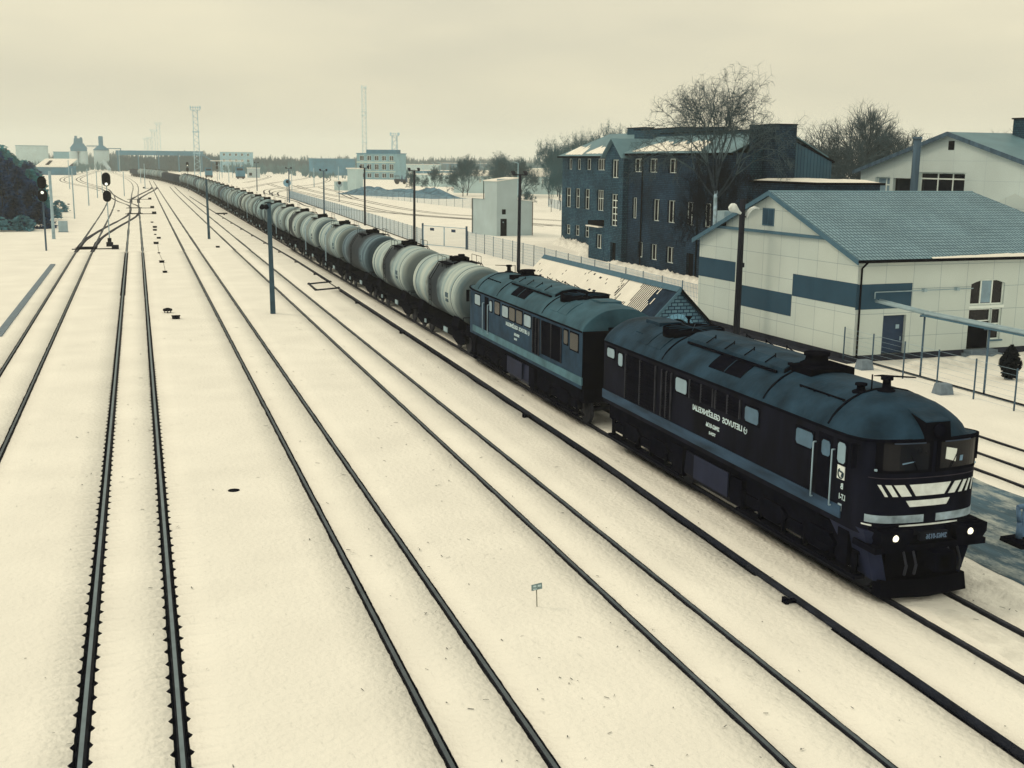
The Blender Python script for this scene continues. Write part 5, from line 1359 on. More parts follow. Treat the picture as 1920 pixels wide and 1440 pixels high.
def storage_shed():
    t = empty('storage_shed', (-49, 655, 0), rad(-20)); tag(t, 'open storage shed with a bright snowy roof and dark slot, left', 'shed')
    m = MB(); m.mat(FART); m.box(0.2, 15.8, .2, 11.8, 0, 4.6); m.build('wall', t)
    m = MB(); m.mat(ROOFSNOW); slab(m, [(-.6, -1, 4.0), (16.5, -1, 4.0), (16.5, 12.5, 8.0), (-.6, 12.5, 8.0)], .4); r = m.build('roof', t, fixn=True)
    m = MB(); m.mat(SOOT); m.hexa([(4, 1.2, 5.15), (5.8, 1.2, 5.15), (5.0, 8, 7.2), (3.4, 8, 7.2), (4, 1.2, 5.35), (5.8, 1.2, 5.35), (5.0, 8, 7.4), (3.4, 8, 7.4)]); m.build('roof_slot', r, fixn=True)
storage_shed()
def silo(loc, label, cluster):
    t = empty('silo', loc); tag(t, label, 'silo', 'silos behind the left yard')
    m = MB(); m.mat(mat('silo_wall', T(170, 182, 165, .85), .8, .1, .15))
    if cluster:
        for x, y in ((-3.4, 0), (3.4, 0), (0, 4)): m.lathe([(3.3, 0), (3.3, 13.5)], (x, y, 0), n=20)
    else: m.lathe([(5.6, 0), (5.6, 14.5)], (0, 0, 0), n=28)
    m.build('drum', t, fixn=True)
    m = MB(); m.mat(FART)
    if cluster:
        m.box(-5.5, 6.2, -3, 5, 13.6, 15.8); m.hexa([(-6, -3, 15.8), (6.5, -3, 15.8), (6.5, 5, 15.8), (-6, 5, 15.8), (-3, -2, 19.5), (4, -2, 19.5), (4, 4, 19.5), (-3, 4, 19.5)]); m.box(-2.6, 3.4, -2, 3, 19.5, 23.2); m.box(-2.2, -.4, -1, 2, 23.2, 25.0); m.box(1.6, 3.0, -1, 2, 23.2, 24.0); m.tube((-3.4, -2, 16), (-2.4, -2, 22.5), .25, n=5)
    else: m.lathe([(5.9, 14.5), (5.9, 14.9), (1.8, 18.2), (1.7, 18.2), (1.7, 24.6), (1.3, 25.1)], (0, 0, 0), n=24)
    m.build('head_house', t, fixn=True)
silo((-41, 950, 0), 'twin-drum silo with a ragged dark head house', True)
silo((-24.5, 950, 0), 'single pale silo with conical cap and round turret', False)
def conveyor():
    t = empty('conveyor_bridge', (-35, 951, 0)); tag(t, 'thin conveyor gantry linking the two silos', 'conveyor')
    m = MB(); m.mat(FART); m.box(0, 9, 0, 1.2, 17.4, 18.0); m.box(12.5, 24.5, 0, 1.2, 15.6, 16.2); m.box(24.3, 25, 0, 1.2, 0, 16.2)
    for i in range(9): m.tube((i, 0, 17.4), (i + .5, 0, 16.6), .12, n=4)
    m.build('gantry', t)
    m = MB(); m.mat(LGREY); m.hexa([(12, -60, 5.5), (14, -60, 5.5), (20, -160, 1.0), (18, -160, 1.0), (12, -60, 7), (14, -60, 7), (20, -160, 2.2), (18, -160, 2.2)]); m.build('sloping_chute', t, fixn=True)
conveyor()
def overbridge():
    t = empty('foot_bridge', (-12, 820, 0)); tag(t, 'long dull teal footbridge crossing the far end of the yard', 'bridge')
    m = MB(); m.mat(FART); m.box(0, 56, 0, 3, 10.9, 12.0); m.build('deck', t)
    m = MB(); m.mat(FART); m.box(0, 56, 0, .12, 12.0, 13.9)
    for i in range(15): m.box(i * 4 - .1, i * 4 + .1, -.1, .15, 12, 14.0)
    m.build('parapet', t)
    for x in (1, 14, 27, 40, 55):
        m = MB(); m.mat(FART); m.box(x - .35, x + .35, .4, 2.4, 0, 10.9); m.build('pier', t)
    m = MB(); m.mat(FART)
    for i in range(12): m.hexa([(56 + i * 1.5, 0, 10.6 - i), (57.5 + i * 1.5, 0, 10.6 - i), (57.5 + i * 1.5, 3, 10.6 - i), (56 + i * 1.5, 3, 10.6 - i), (56 + i * 1.5, 0, 11.6 - i), (57.5 + i * 1.5, 0, 11.6 - i), (57.5 + i * 1.5, 3, 11.6 - i), (56 + i * 1.5, 3, 11.6 - i)])
    m.build('stairs', t)
overbridge()
def canopy():
    t = empty('loading_roof', (35, 590, 0), rad(-3)); tag(t, 'thin open loading roof on posts above the parked yard engines', 'canopy')
    m = MB(); m.mat(ROOFSNOW); m.box(0, 16, 0, 5, 8.0, 8.35); m.build('roof', t)
    for x in (.4, 5.3, 10.4, 15.6):
        m = MB(); m.mat(FART); m.box(x - .12, x + .12, .1, .35, 0, 8.0); m.build('post', t)
canopy()

# ------------------------------------------------------------------ posts, signals, masts
def lamp_post(x, y, h, label, kind='dark', heads=2, r=.14):
    t = empty('lamp_post', (x, y, 0)); tag(t, label, 'lamp post', 'lamp posts along the mesh fence')
    m = MB(); m.mat(POLE if kind == 'dark' else POLEG); m.tube((0, 0, -.1), (.06, 0, h), r * 1.15, r * .85, n=10); m.build('post', t)
    m = MB(); m.mat(POLE); m.box(-.62, .68, -.04, .04, h - .08, h + .02); m.build('crossarm', t)
    for s in (-1, 1)[:heads]:
        m = MB(); m.mat(POLE)
        m.hexa([(s * .55 - .13, -.22, h - .02), (s * .55 + .13, -.22, h - .02), (s * .55 + .13, .1, h + .12), (s * .55 - .13, .1, h + .12), (s * .55 - .16, -.1, h + .16), (s * .55 + .16, -.1, h + .16), (s * .55 + .16, .16, h + .30), (s * .55 - .16, .16, h + .30)])
        f = m.build('floodlight', t, fixn=True)
    return t
for x, y, h, lb, k in [(31.24, 94.8, 8.35, 'dark wooden lamp post just behind the second locomotive roof', 'dark'), (30.4, 131, 8.3, 'dark wooden lamp post at the left end of the yard gate', 'dark'), (31.6, 168, 8.3, 'dark lamp post, third counted from the gate leftwards', 'dark'),
                       (31.0, 203, 7.5, 'grey lamp post, fourth from the gate leftwards', 'grey'), (31.8, 258, 7.4, 'grey lamp post with the round-backed signal behind it', 'grey'), (34, 352, 8.2, 'thin grey lamp post among the parked yard engines', 'grey')]:
    lamp_post(x, y, h, lb, k)
# the near post with globe and shell lamps
def near_post():
    t = empty('lamp_post', (31.06, 55.75, 0)); tag(t, 'thick dark pole with a round and a curved white lamp before the white gable', 'lamp post')
    m = MB(); m.mat(POLE); m.tube((0, 0, -.1), (.02, 0, 7.55), .19, .15, n=14); m.build('post', t)
    m = MB(); m.mat(WHITEP)
    a = Vector((-.62, -.12, 7.12)); d = Vector((.75, -.1, -.5)).normalized()
    for (r0, h0), (r1, h1) in zip([(.02, -.22), (.16, -.2), (.24, -.08), (.25, .05), (.17, .22), (.10, .36)], [(.16, -.2), (.24, -.08), (.25, .05), (.17, .22), (.10, .36), (.07, .55)]): m.tube(a + d * h0, a + d * h1, r0, r1, n=14, cap=False)
    m.build('round_lamp', t)
    m = MB(); m.mat(WHITEP)
    pts = [Vector((.2, -.1, 6.62)), Vector((.28, -.12, 6.85)), Vector((.45, -.14, 7.05)), Vector((.68, -.15, 7.15)), Vector((.88, -.15, 7.08))]
    for p, q in zip(pts, pts[1:]):
        m.hexa([(p.x, p.y - .16, p.z - .05), (p.x, p.y + .16, p.z - .05), (q.x, q.y + .18, q.z - .05), (q.x, q.y - .18, q.z - .05), (p.x, p.y - .12, p.z + .05), (p.x, p.y + .12, p.z + .05), (q.x, q.y + .14, q.z + .05), (q.x, q.y - .14, q.z + .05)])
    m.build('curved_lamp', t, fixn=True)
    m = MB(); m.mat(POLE); m.tube((0, 0, 6.7), (.3, -.1, 6.6), .04, n=6); m.build('bracket', t)
    m = MB(); m.mat(POLE); m.tube((0, 0, 6.85), (-.3, -.1, 6.85), .04, n=6); m.build('bracket', t)
    m = MB(); m.mat(POLE); m.box(.13, .25, -.1, .1, 3.9, 4.15); m.build('switch_box', t)
near_post()
def concrete_post(x, y, h, label, lamps=True, r=.14):
    t = empty('concrete_post', (x, y, 0)); tag(t, label, 'post', 'posts between the foreground tracks')
    m = MB(); m.mat(mat('post_concrete', T(58, 76, 78, .95), .9, .22, 2, .3, 14)); k = .72
    m.hexa([(-r, -r, -.1), (r, -r, -.1), (r, r, -.1), (-r, r, -.1), (-r * k - .06, -r * k, h), (r * k - .06, -r * k, h), (r * k - .06, r * k, h), (-r * k - .06, r * k, h)]); m.build('post', t)
    if lamps:
        for q in (-.46, -.2):
            m = MB(); m.mat(BLACK); m.tube((q, 0, h - .12), (q - .03, -.16, h - .27), .09, .16, n=12); m.tube((q, 0, h - .12), (-.05, 0, h - .16), .03, n=6); m.build('floodlight', t)
        m = MB(); m.mat(BLACK); m.box(-.3, .1, -.12, .12, h, h + .05); m.build('post_cap', t)
concrete_post(7.69, 72.04, 6.8, 'square concrete post with two small floodlights, nearest the camera', r=.15)
concrete_post(7.91, 141.9, 7.0, 'thinner concrete post farther up between the same tracks', lamps=False, r=.15)
def signal(x, y, label, heads, h, lit=0, base=True, r=.055, pm=None, backs=True, group=None):
    t = empty('railway_signal', (x, y, 0)); tag(t, label, 'signal', group)
    m = MB(); m.mat(pm or POLEG); m.tube((0, 0, -.1), (0, 0, h), r, n=8); m.build('mast', t)
    if base:
        m = MB(); m.mat(BLACK); m.box(-.35, .35, -.25, .25, -.05, .45); m.box(-.2, .2, -.15, .15, .45, .9); m.build('relay_box', t)
    for i, (z0, z1, w) in enumerate(heads):
        m = MB(); m.mat(SOOT); n = 10; rr = w / 2
        pts = [(rr * math.cos(math.pi * k / n), z1 - rr + rr * math.sin(math.pi * k / n)) for k in range(n + 1)] + [(-rr * math.cos(math.pi * k / n), z0 + rr - rr * math.sin(math.pi * k / n)) for k in range(n + 1)]
        m.extrude(pts, -.12, -.06); m.box(-rr * .5, rr * .5, -.06, .2, z0 + .12, z1 - .12)
        nl = 2 if z1 - z0 < 1.3 else 3
        for k in range(nl):
            z = z0 + (z1 - z0) * (k + .5) / nl
            m.lathe([(.12, -.28), (.14, -.12), (.11, -.12), (.11, -.27)], (0, 0, z), 'y', 12)
        hd = m.build('signal_head', t, fixn=True)
        if lit is not None and i == lit[0]:
            m = MB(); m.mat(SIGLAMP); m.lathe([(.02, -.31), (.15, -.30), (.15, -.285)], (0, 0, lit[1]), 'y', 14); m.build('lit_lens', hd, fixn=True)
    return t
signal(-3.07, 131.65, 'two-headed signal on a thin white mast between the left tracks, upper lamp lit', [(6.4, 7.85, .88), (4.75, 5.95, .85)], 6.4, (0, 6.64), pm=LGREY)
signal(-9.12, 126.7, 'two-headed signal at the left edge in front of the dark bushes', [(6.25, 7.5, .85), (4.95, 6.2, .9)], 6.4, (1, 5.88), r=.09, pm=POLEG, base=False)
signal(14.2, 349.4, 'distant dark two-headed signal rising over the train', [(7.0, 8.3, .75), (5.6, 6.8, .75)], 6.9, (0, 7.3), base=False, r=.06)
signal(30.25, 470, 'distant dark two-headed signal right of the one over the train', [(6.7, 8.1, .85), (5.2, 6.5, .85)], 6.9, None, base=False, r=.08)
def round_signal(x, y, h, rr, label, mm):
    t = empty('signal_disc', (x, y, 0)); tag(t, label, 'signal')
    m = MB(); m.mat(POLEG); m.tube((0, .1, 0), (0, .1, h), .09, n=6); m.build('mast', t)
    m = MB(); m.mat(mm); m.lathe([(rr * .9, 0), (rr, -.04), (rr, -.1), (rr * .2, -.12)], (0, 0, h), 'y', 24); m.mat(BLACK); m.lathe([(.35, -.3), (.4, -.11)], (.1, 0, h + .3), 'y', 10); m.build('disc', t, fixn=True)
round_signal(31.9, 262, 4.2, .85, 'grey round signal board seen beside a lamp post', mat('disc_grey', T(110, 140, 142, .7), .8, .15, 2))
round_signal(44, 265, 3.9, .7, 'cream round signal board over the yard tracks', LGREY)
def plain_post(x, y, h, r, label, mm, lean=0.0):
    m = MB(); m.mat(mm); m.tube((0, 0, -.1), (lean, 0, h), r, r * .8, n=8)
    return tag(m.build('lineside_pole', loc=(x, y, 0)), label, 'pole', 'thin poles in the left yard')
GP = mat('faded_pole', T(140, 155, 145, .8), .9, .15, 2)
for x, y, h, r, lb in [(-9.52, 144.8, 7.8, .19, 'thick pale concrete pole right of the left-edge signal'), (-9.43, 192.3, 7.7, .10, 'thin grey pole, first of the row past the pale box'), (-9.15, 243.6, 7.2, .11, 'thin grey pole, second of the row past the pale box'),
                       (-8.85, 289.3, 6.2, .11, 'thin grey pole just left of the lit two-headed signal'), (-8.78, 329.7, 5.6, .10, 'faint thin pole behind the lit signal heads'), (-19.0, 370.3, 8.5, .12, 'faint thin pole farthest left in front of the storage shed'),
                       (-3.0, 303, 6.0, .11, 'thin pole right of the lit signal beside the curving track'), (2.45, 373, 7.6, .13, 'pole beside the tail of the train'), (1.6, 457, 5.5, .12, 'shorter pole left of the one by the train tail'), (-9.6, 775, 13.5, .22, 'tall distant pole where the yard tracks vanish'),
                       (34.6, 469, 7.8, .14, 'pole in the far yard left of the parked engine'), (35.8, 542, 7.0, .14, 'pole under the loading roof'), (58, 401, 6.5, .16, 'pale pole in the curved yard'), (62.8, 379, 7.2, .14, 'pale pole beside the service tower'), (41.5, 330, 6.2, .1, 'thin pole right of the round grey signal board')]:
    plain_post(x, y, h, r, lb, GP)
m = MB(); m.mat(LGREY); m.box(-.55, .55, -.3, .3, -.05, 1.4); m.mat(POLEG); m.box(-.6, .6, -.34, .34, -.06, .05)
tag(m.build('equipment_cabinet', loc=(-9.2, 158.1, 0)), 'pale upright cabinet standing alone in the snow on the left', 'cabinet')

def lattice(x, y, h, w0, w1, label, name='light_mast', top=True, mm=None, rings=(), nseg=14, r=.09):
    t = empty(name, (x, y, 0)); tag(t, label, 'mast')
    m = MB(); m.mat(mm or FART)
    W_ = lambda z: (w0 + (w1 - w0) * z / h) / 2
    for sx in (-1, 1):
        for sy in (-1, 1): m.tube((sx * W_(0), sy * W_(0), 0), (sx * W_(h), sy * W_(h), h), r, n=4)
    for i in range(nseg):
        z0 = h * i / nseg; z1 = h * (i + 1) / nseg; s = 1 if i % 2 else -1
        for sy in (-1, 1): m.tube((s * W_(z0), sy * W_(z0), z0), (-s * W_(z1), sy * W_(z1), z1), r * .6, n=3)
        for sx in (-1, 1): m.tube((sx * W_(z0), s * W_(z0), z0), (sx * W_(z1), -s * W_(z1), z1), r * .6, n=3)
    m.build('lattice', t)
    if rings:
        m = MB(); m.mat(mm or FART)
        for z in rings: m.box(-W_(z) * 1.35, W_(z) * 1.35, -W_(z) * 1.35, W_(z) * 1.35, z - .25, z + .25)
        m.build('landing', t)
    if top:
        m = MB(); m.mat(mm or FART); a = w1 * .5 + 1.3
        m.box(-a, a, -a * .6, a * .6, h - .15, h + .1); m.box(-a, a, -a * .6 - .1, -a * .6, h + 1.1, h + 1.3)
        for i in range(5): m.box(-a + i * a / 2 - .12, -a + i * a / 2 + .35, -a * .6 - .4, -a * .6, h + .5, h + 1.8)
        for s in (-1, 1): m.box(s * a - .1, s * a + .1, -a * .6, a * .6, h, h + 2.2)
        m.build('light_platform', t)
    return t
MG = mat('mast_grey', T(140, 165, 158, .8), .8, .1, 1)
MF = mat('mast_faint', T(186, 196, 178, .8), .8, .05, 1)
lattice(31.3, 643, 34.3, 3.0, 2.3, 'tall lattice light mast with platform, left part of the skyline', mm=MG, rings=(12, 23), nseg=22, r=.12)
lattice(176.6, 821, 26.5, 4.2, 3.2, 'shorter lattice light mast right of the control building', mm=MG, rings=(16,), nseg=10, r=.2)
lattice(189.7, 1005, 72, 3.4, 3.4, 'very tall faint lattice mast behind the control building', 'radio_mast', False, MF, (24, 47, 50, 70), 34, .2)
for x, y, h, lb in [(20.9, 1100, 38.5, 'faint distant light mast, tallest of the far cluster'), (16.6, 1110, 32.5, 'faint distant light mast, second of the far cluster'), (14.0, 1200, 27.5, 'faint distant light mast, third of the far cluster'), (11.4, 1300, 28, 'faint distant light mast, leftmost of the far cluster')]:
    lattice(x, y, h, 3.2, 2.6, lb, mm=MF, nseg=14, r=.22)

# ------------------------------------------------------------------ small lineside things
def junction_box(x, y, s, label, kind=0):
    m = MB(); m.mat(BLACK)
    if kind == 0: m.box(-.28 * s, .28 * s, -.2 * s, .2 * s, .02, .22 * s); m.box(-.2 * s, .2 * s, -.14 * s, .14 * s, -.05, .02); m.box(-.32 * s, .32 * s, -.24 * s, .24 * s, .22 * s, .25 * s)
    else:
        m.lathe([(.30 * s, .12), (.32 * s, .16), (.3 * s, .24), (.1 * s, .3)], n=14)
        for a in range(4): m.tube((.2 * s * math.cos(a * 1.57), .2 * s * math.sin(a * 1.57), -.05), (.2 * s * math.cos(a * 1.57), .2 * s * math.sin(a * 1.57), .14), .03, n=5)
    return tag(m.build('cable_box', loc=(x, y, 0)), label, 'cable box', 'dark cable boxes in the snow')
for i, (x, y, s) in enumerate([(1.9, 100.3, .9), (1.85, 110.2, 1.1), (1.8, 121.1, .6), (1.75, 134.5, 1.3), (2.2, 143.4, 1.1), (1.9, 150.4, .7), (2.0, 159.3, 1.2), (2.1, 166.0, 1.3), (1.9, 179.1, .9)]):
    junction_box(x, y, s * .72, f'dark cable box in the snow beside the bright track, {ordinal(i + 1)} beyond the pair')
junction_box(1.45, 74.0, .9, 'round dark cable pot on legs in the snow, back one of the pair', 1)
junction_box(1.85, 71.0, .8, 'square dark cable box, front one of the pair')
for x, y, lb in [(-3.3, 217.7, 'small dark box by the far switch'), (-13.2, 249, 'small dark marker box left of the row of poles'), (8.0, 127.9, 'small dark lid near the thin concrete post')]: junction_box(x, y, .7, lb)
m = MB(); m.mat(BLACK); m.lathe([(.17, -.02), (.17, .012), (.14, .02)], n=14)
tag(m.build('manhole_lid', loc=(2.25, 33.0, 0)), 'small dark round lid in the open foreground snow', 'lid')
def switch(x, y, label, w=2.4, n=4, flip=1):
    t = empty('track_switch', (x, y, 0)); tag(t, label, 'track switch')
    m = MB(); m.mat(BLACK)
    for i in range(n): m.box(-w * .5 + (.2 if i % 2 else 0), w * .5, i * .62, i * .62 + .26, .012, .035)
    m.build('bared_sleeper', t)
    m = MB(); m.mat(BLACK); m.tube((-w * .6, -.5, .05), (flip * (w * .5 + 1.9), -.3, .06), .06, n=6); m.build('throw_rod', t)
    m = MB(); m.mat(BLACK); m.box(flip * (w * .5 + 1.5), flip * (w * .5 + 1.5) + .7, -.7, .1, .0, .42) if flip > 0 else m.box(-(w * .5 + 2.2), -(w * .5 + 1.5), -.7, .1, 0, .42); m.build('point_machine', t)
switch(-5.4, 128.0, 'bared switch with a long dark rod at the lit signal foot', 2.2, 6)
switch(-.53, 207, 'switch with dark throw rod on the bright track, nearest of three', 2.6, 5)
switch(-.53, 231, 'switch with dark throw rod on the bright track, middle of three', 2.6, 5)
switch(-.53, 279, 'switch with dark throw rod on the bright track, farthest of three', 2.8, 5)
switch(5.3, 380, 'switch in the middle track near the train tail', 2.6, 6, -1)
def sign():
    t = empty('lineside_sign', (7.81, 22.15, 0)); tag(t, 'small grey sign plate on a thin stake in the foreground snow', 'sign')
    m = MB(); m.mat(mat('sign_stake', T(110, 105, 85, .7), .8, .2, 4)); m.tube((0, 0, -.05), (-.02, 0, .42), .012, n=6); m.build('stake', t)
    m = MB(); m.mat(mat('sign_plate', T(96, 108, 98, .65), .7, .25, 14)); m.hexa([(-.13, -.012, .37), (.11, -.012, .40), (.11, .012, .40), (-.13, .012, .37), (-.135, -.012, .50), (.10, -.012, .53), (.10, .012, .53), (-.135, .012, .50)]); p = m.build('plate', t, fixn=True)
    m = MB(); m.mat(mat('sign_print', T(150, 160, 145, .65), .8, .1, 5)); m.box(-.10, -.03, -.018, -.0125, .45, .49); m.box(.0, .08, -.018, -.0125, .455, .50); m.box(-.10, -.02, -.018, -.0125, .395, .42); m.build('worn_print', p)
sign()
m = MB(); m.mat(BLACK); m.box(-1.0, 1.0, -.12, .12, -.05, .22); m.box(.2, .34, -3.6, -.1, -.05, .10)
tag(m.build('timber_stop', loc=(13.7, 205.6, 0)), 'dark L-shaped timber lying beside the pipe far up the train', 'timber')
def duct_cover():
    mb = MB(); mb.mat(CONC); path = [(-7.45, 66.0 + i * 2.0) for i in range(23)]
    mb.sweep([(0, i * 2.0 - .01) for i in range(23)], [(-.2, -.05), (-.2, .07), (.2, .07), (.2, -.05)])
    tag(mb.build('cable_trough', loc=(-7.45, 66, 0)), 'long grey concrete cable trough left of the leftmost track', 'cable trough')
    mb = MB(); mb.mat(BLACK); mb.sweep([(0.05, 27), (0.1, 36), (-.1, 48), (.0, 60)], [(-.012, .0), (-.012, .012), (.012, .012), (.012, 0)])
    tag(mb.build('signal_cable', loc=(1.9, 74, 0)), 'thin cable linking the dark boxes in the snow', 'cable')
duct_cover()
for i, (x, y) in enumerate(((32.2, 45.5), (31.95, 39.55))):
    m = MB(); m.mat(CONC); m.hexa([(-.35, -.3, -.05), (.35, -.3, -.05), (.35, .3, -.05), (-.35, .3, -.05), (-.27, -.22, .45), (.27, -.22, .45), (.27, .22, .45), (-.27, .22, .45)])
    tag(m.build('concrete_block', loc=(x, y, 0)), ('grey concrete block at the corner of the white building', 'grey concrete block on the snow beyond the leading locomotive')[i], 'block')
def hand_crank():
    t = empty('tarp_bollard', (21.05, 22.7, 0)); tag(t, 'grey bent-backed stand on a dark base at the right edge', 'stand')
    m = MB(); m.mat(mat('stand_grey', T(84, 104, 116, .7), .8, .3, 3))
    for dx in (0, .34):
        m.tube((dx, 0, .1), (dx - .03, 0, .55), .09, .06, n=8); m.tube((dx - .03, 0, .55), (dx - .12, 0, .95), .06, .05, n=8)
    m.tube((-.12, 0, .95), (.6, 0, 1.02), .07, n=8); m.box(.05, .3, -.02, .02, .15, .95); m.build('stand_frame', t)
    m = MB(); m.mat(BLACK); m.hexa([(-.35, -.5, -.03), (1.2, -.6, -.03), (1.2, .3, -.03), (-.35, .3, -.03), (-.33, -.45, .12), (1.2, -.55, .16), (1.2, .28, .16), (-.33, .28, .12)]); m.build('base', t, fixn=True)
hand_crank()
def bush(x, y, h, r, label, m_=None, n=900, name='bush'):
    t = empty(name, (x, y, 0)); tag(t, label, 'bush')
    m = MB(); m.mat(m_ or LEAFD); rn = random.Random(int(x * 100))
    for i in range(n):
        z = rn.random() ** .8; a = rn.random() * 6.283; w = r * math.sin(math.pi * min(1, z * .9 + .12)) ** .6 * (.75 + .35 * nz(a, z * 3, x)) * rn.random() ** .35
        c = Vector((w * math.cos(a), w * math.sin(a), .05 + z * h)); s = .10 * h / 1.5
        d1 = Vector((rn.uniform(-1, 1), rn.uniform(-1, 1), rn.uniform(-.6, 1))).normalized() * s; d2 = d1.orthogonal().normalized() * s * .45
        m.poly([c - d1 - d2 * .3, c + d2, c + d1, c - d2])
    m.build('foliage', t)
    m = MB(); m.mat(BARK); m.tube((0, 0, -.05), (0, 0, h * .7), .05, .02, n=6); m.build('stem', t)
bush(37.1, 41.55, 1.5, .52, 'small dark round bush in the snow before the doorway', mat('dark_bush', (.007, .010, .018), .9, .4, 2, spec=0), 2200)

# parked yard engines and a tractor, far off
def yard_engine(x, y, rz, label, s=1.0):
    t = empty('yard_engine', (x, y, 0), rz); tag(t, label, 'engine', 'engines parked in the far yard')
    m = MB(); m.mat(FART); m.box(-1.4 * s, 1.4 * s, -5, 2, 1.2, 3.0 * s); m.box(-1.45 * s, 1.45 * s, 2, 4.5, 1.2, 4.2 * s); m.box(-1.6 * s, 1.6 * s, 1.8, 4.7, 4.2 * s, 4.4 * s); m.build('body', t)
    m = MB(); m.mat(GLASSD); m.box(-1.1 * s, 1.1 * s, 1.9, 1.99, 3.1 * s, 3.9 * s); m.build('cab_window', t)
    m = MB(); m.mat(BLACK); m.box(-1.4 * s, 1.4 * s, -5.4, 5, .5, 1.2)
    for q in (-3.8, -2, 1.5, 3.3): m.lathe([(.5, -.1), (.5, .1)], (-1.2, q, .5), 'x', 12); m.lathe([(.5, -.1), (.5, .1)], (1.2, q, .5), 'x', 12)
    m.build('running_gear', t)
yard_engine(46.6, 560, 0, 'dark teal yard engine parked under the far poles', 1.25)
yard_engine(34, 590, 0, 'engine with pale roof at the end of the loading roof', 1.1)
m = MB(); m.mat(RENDERG); m.box(-3, 3, -2, 2, 0, 4.6); m.mat(ROOFSNOW); m.box(-3.2, 3.2, -2.2, 2.2, 4.6, 4.9); m.mat(SOOT); m.box(-2.4, -1.0, -2.05, -2.0, 1.0, 2.4)
tag(m.build('switch_hut', loc=(56.5, 600, 0)), 'small pale switch hut with a dark window in the far yard', 'hut')
def tractor():
    t = empty('tractor', (99.5, 455, 0)); tag(t, 'dark tractor-like vehicle in front of the control building', 'tractor')
    m = MB(); m.mat(FARD); m.box(-1.2, 2.6, -.8, .8, 1.0, 1.9); m.box(-1.8, .2, -.9, .9, 1.0, 2.0); m.box(-1.8, 0, -.9, .9, 3.1, 3.3)
    for s in (-1.7, -.1): m.box(s, s + .1, -.9, -.8, 2.0, 3.1)
    m.build('body', t)
    for x, r in ((-1.0, .95), (2.0, .65)):
        m = MB(); m.mat(BLACK); m.lathe([(r, -.2), (r, .2)], (x, -.95, r), 'y', 14); m.build('wheel', t)
tractor()
for i, (x, y) in enumerate(((105.6, 477), (107.6, 477.6), (109.6, 478.2))):
    m = MB(); m.mat(LEAFD)
    for k in range(5): m.lathe([(.75 - k * .13, .3 + k * .55), (.1, 1.1 + k * .55)], n=8)
    tag(m.build('small_conifer', loc=(x, y, 0)), f'small dark cone tree beside the tractor, {ordinal(i + 1)} from the left', 'conifer', 'cone trees beside the tractor')
def gravel(x, y, L, Wd, h, rz, seed, label):
    m = MB(); m.mat(mat('gravel', T(80, 108, 112, 1), .95, .5, .8, .4, 4)); n, k = 40, 16
    for i in range(n + 1):
        for j in range(k + 1):
            u = i / n * 2 - 1; v = j / k * 2 - 1; e = max(0, 1 - u * u) ** .5 * max(0, 1 - v * v)
            m.v.append((u * L / 2, v * Wd / 2, -.05 + h * e * (.7 + .6 * nz(seed, u * 3, v * 2) + .2 * nz(seed, u * 12, v * 8))))
            if i and j: q = len(m.v) - 1; m.face((q - k - 2, q - k - 1, q, q - 1), True)
    o = m.build('gravel_heap', loc=(x, y, 0)); o.rotation_euler = (0, 0, rz); tag(o, label, 'gravel heap', 'gravel heaps behind the fence')
gravel(64, 312, 30, 14, 2.6, rad(-68), 1, 'left snow-dusted gravel heap below the control building')
gravel(71, 299, 34, 12, 2.4, rad(-76), 2, 'right flatter gravel heap behind the lamp post')
def far_cars():
    for i in range(9):
        x = 172 + i * 7.2 + (i % 3) * 1.1; y = 640 + i * 9
        t = empty('parked_car', (x, y, 0), rad(20 + 8 * (i % 4))); tag(t, f'tiny distant parked car, {ordinal(i + 1)} from the left in the far car park', 'car', 'cars in the far car park')
        m = MB(); m.mat([FARD, FART, LGREY][i % 3]); m.extrude([(-2.2, .3), (2.2, .3), (2.2, .85), (1.3, .95), (.8, 1.45), (-1.2, 1.45), (-1.9, .95), (-2.2, .9)], -.85, .85); m.build('body', t, fixn=True)
        for q in (-1.4, 1.4):
            m = MB(); m.mat(BLACK); m.lathe([(.33, -.1), (.33, .1)], (q, -.85, .33), 'y', 10); m.build('wheel', t)
far_cars()
for i, (x, y, h) in enumerate(((125, 520, 8), (110, 430, 8.5), (104, 352, 7.5), (86, 262, 9.0), (140, 560, 8), (205, 700, 9))):
    t = empty('street_light', (x, y, 0)); tag(t, f'pale street light pole in the depot area, {ordinal(i + 1)} of six', 'street light', 'street lights in the depot area')
    m = MB(); m.mat(MG); m.tube((0, 0, 0), (0, 0, h), .13, .08, n=6); m.tube((0, 0, h), (-1.0, -.3, h + .25), .06, n=5); m.build('post', t)
    m = MB(); m.mat(LGREY); m.box(-1.5, -.9, -.45, -.15, h + .18, h + .34); m.build('lamp_head', t)

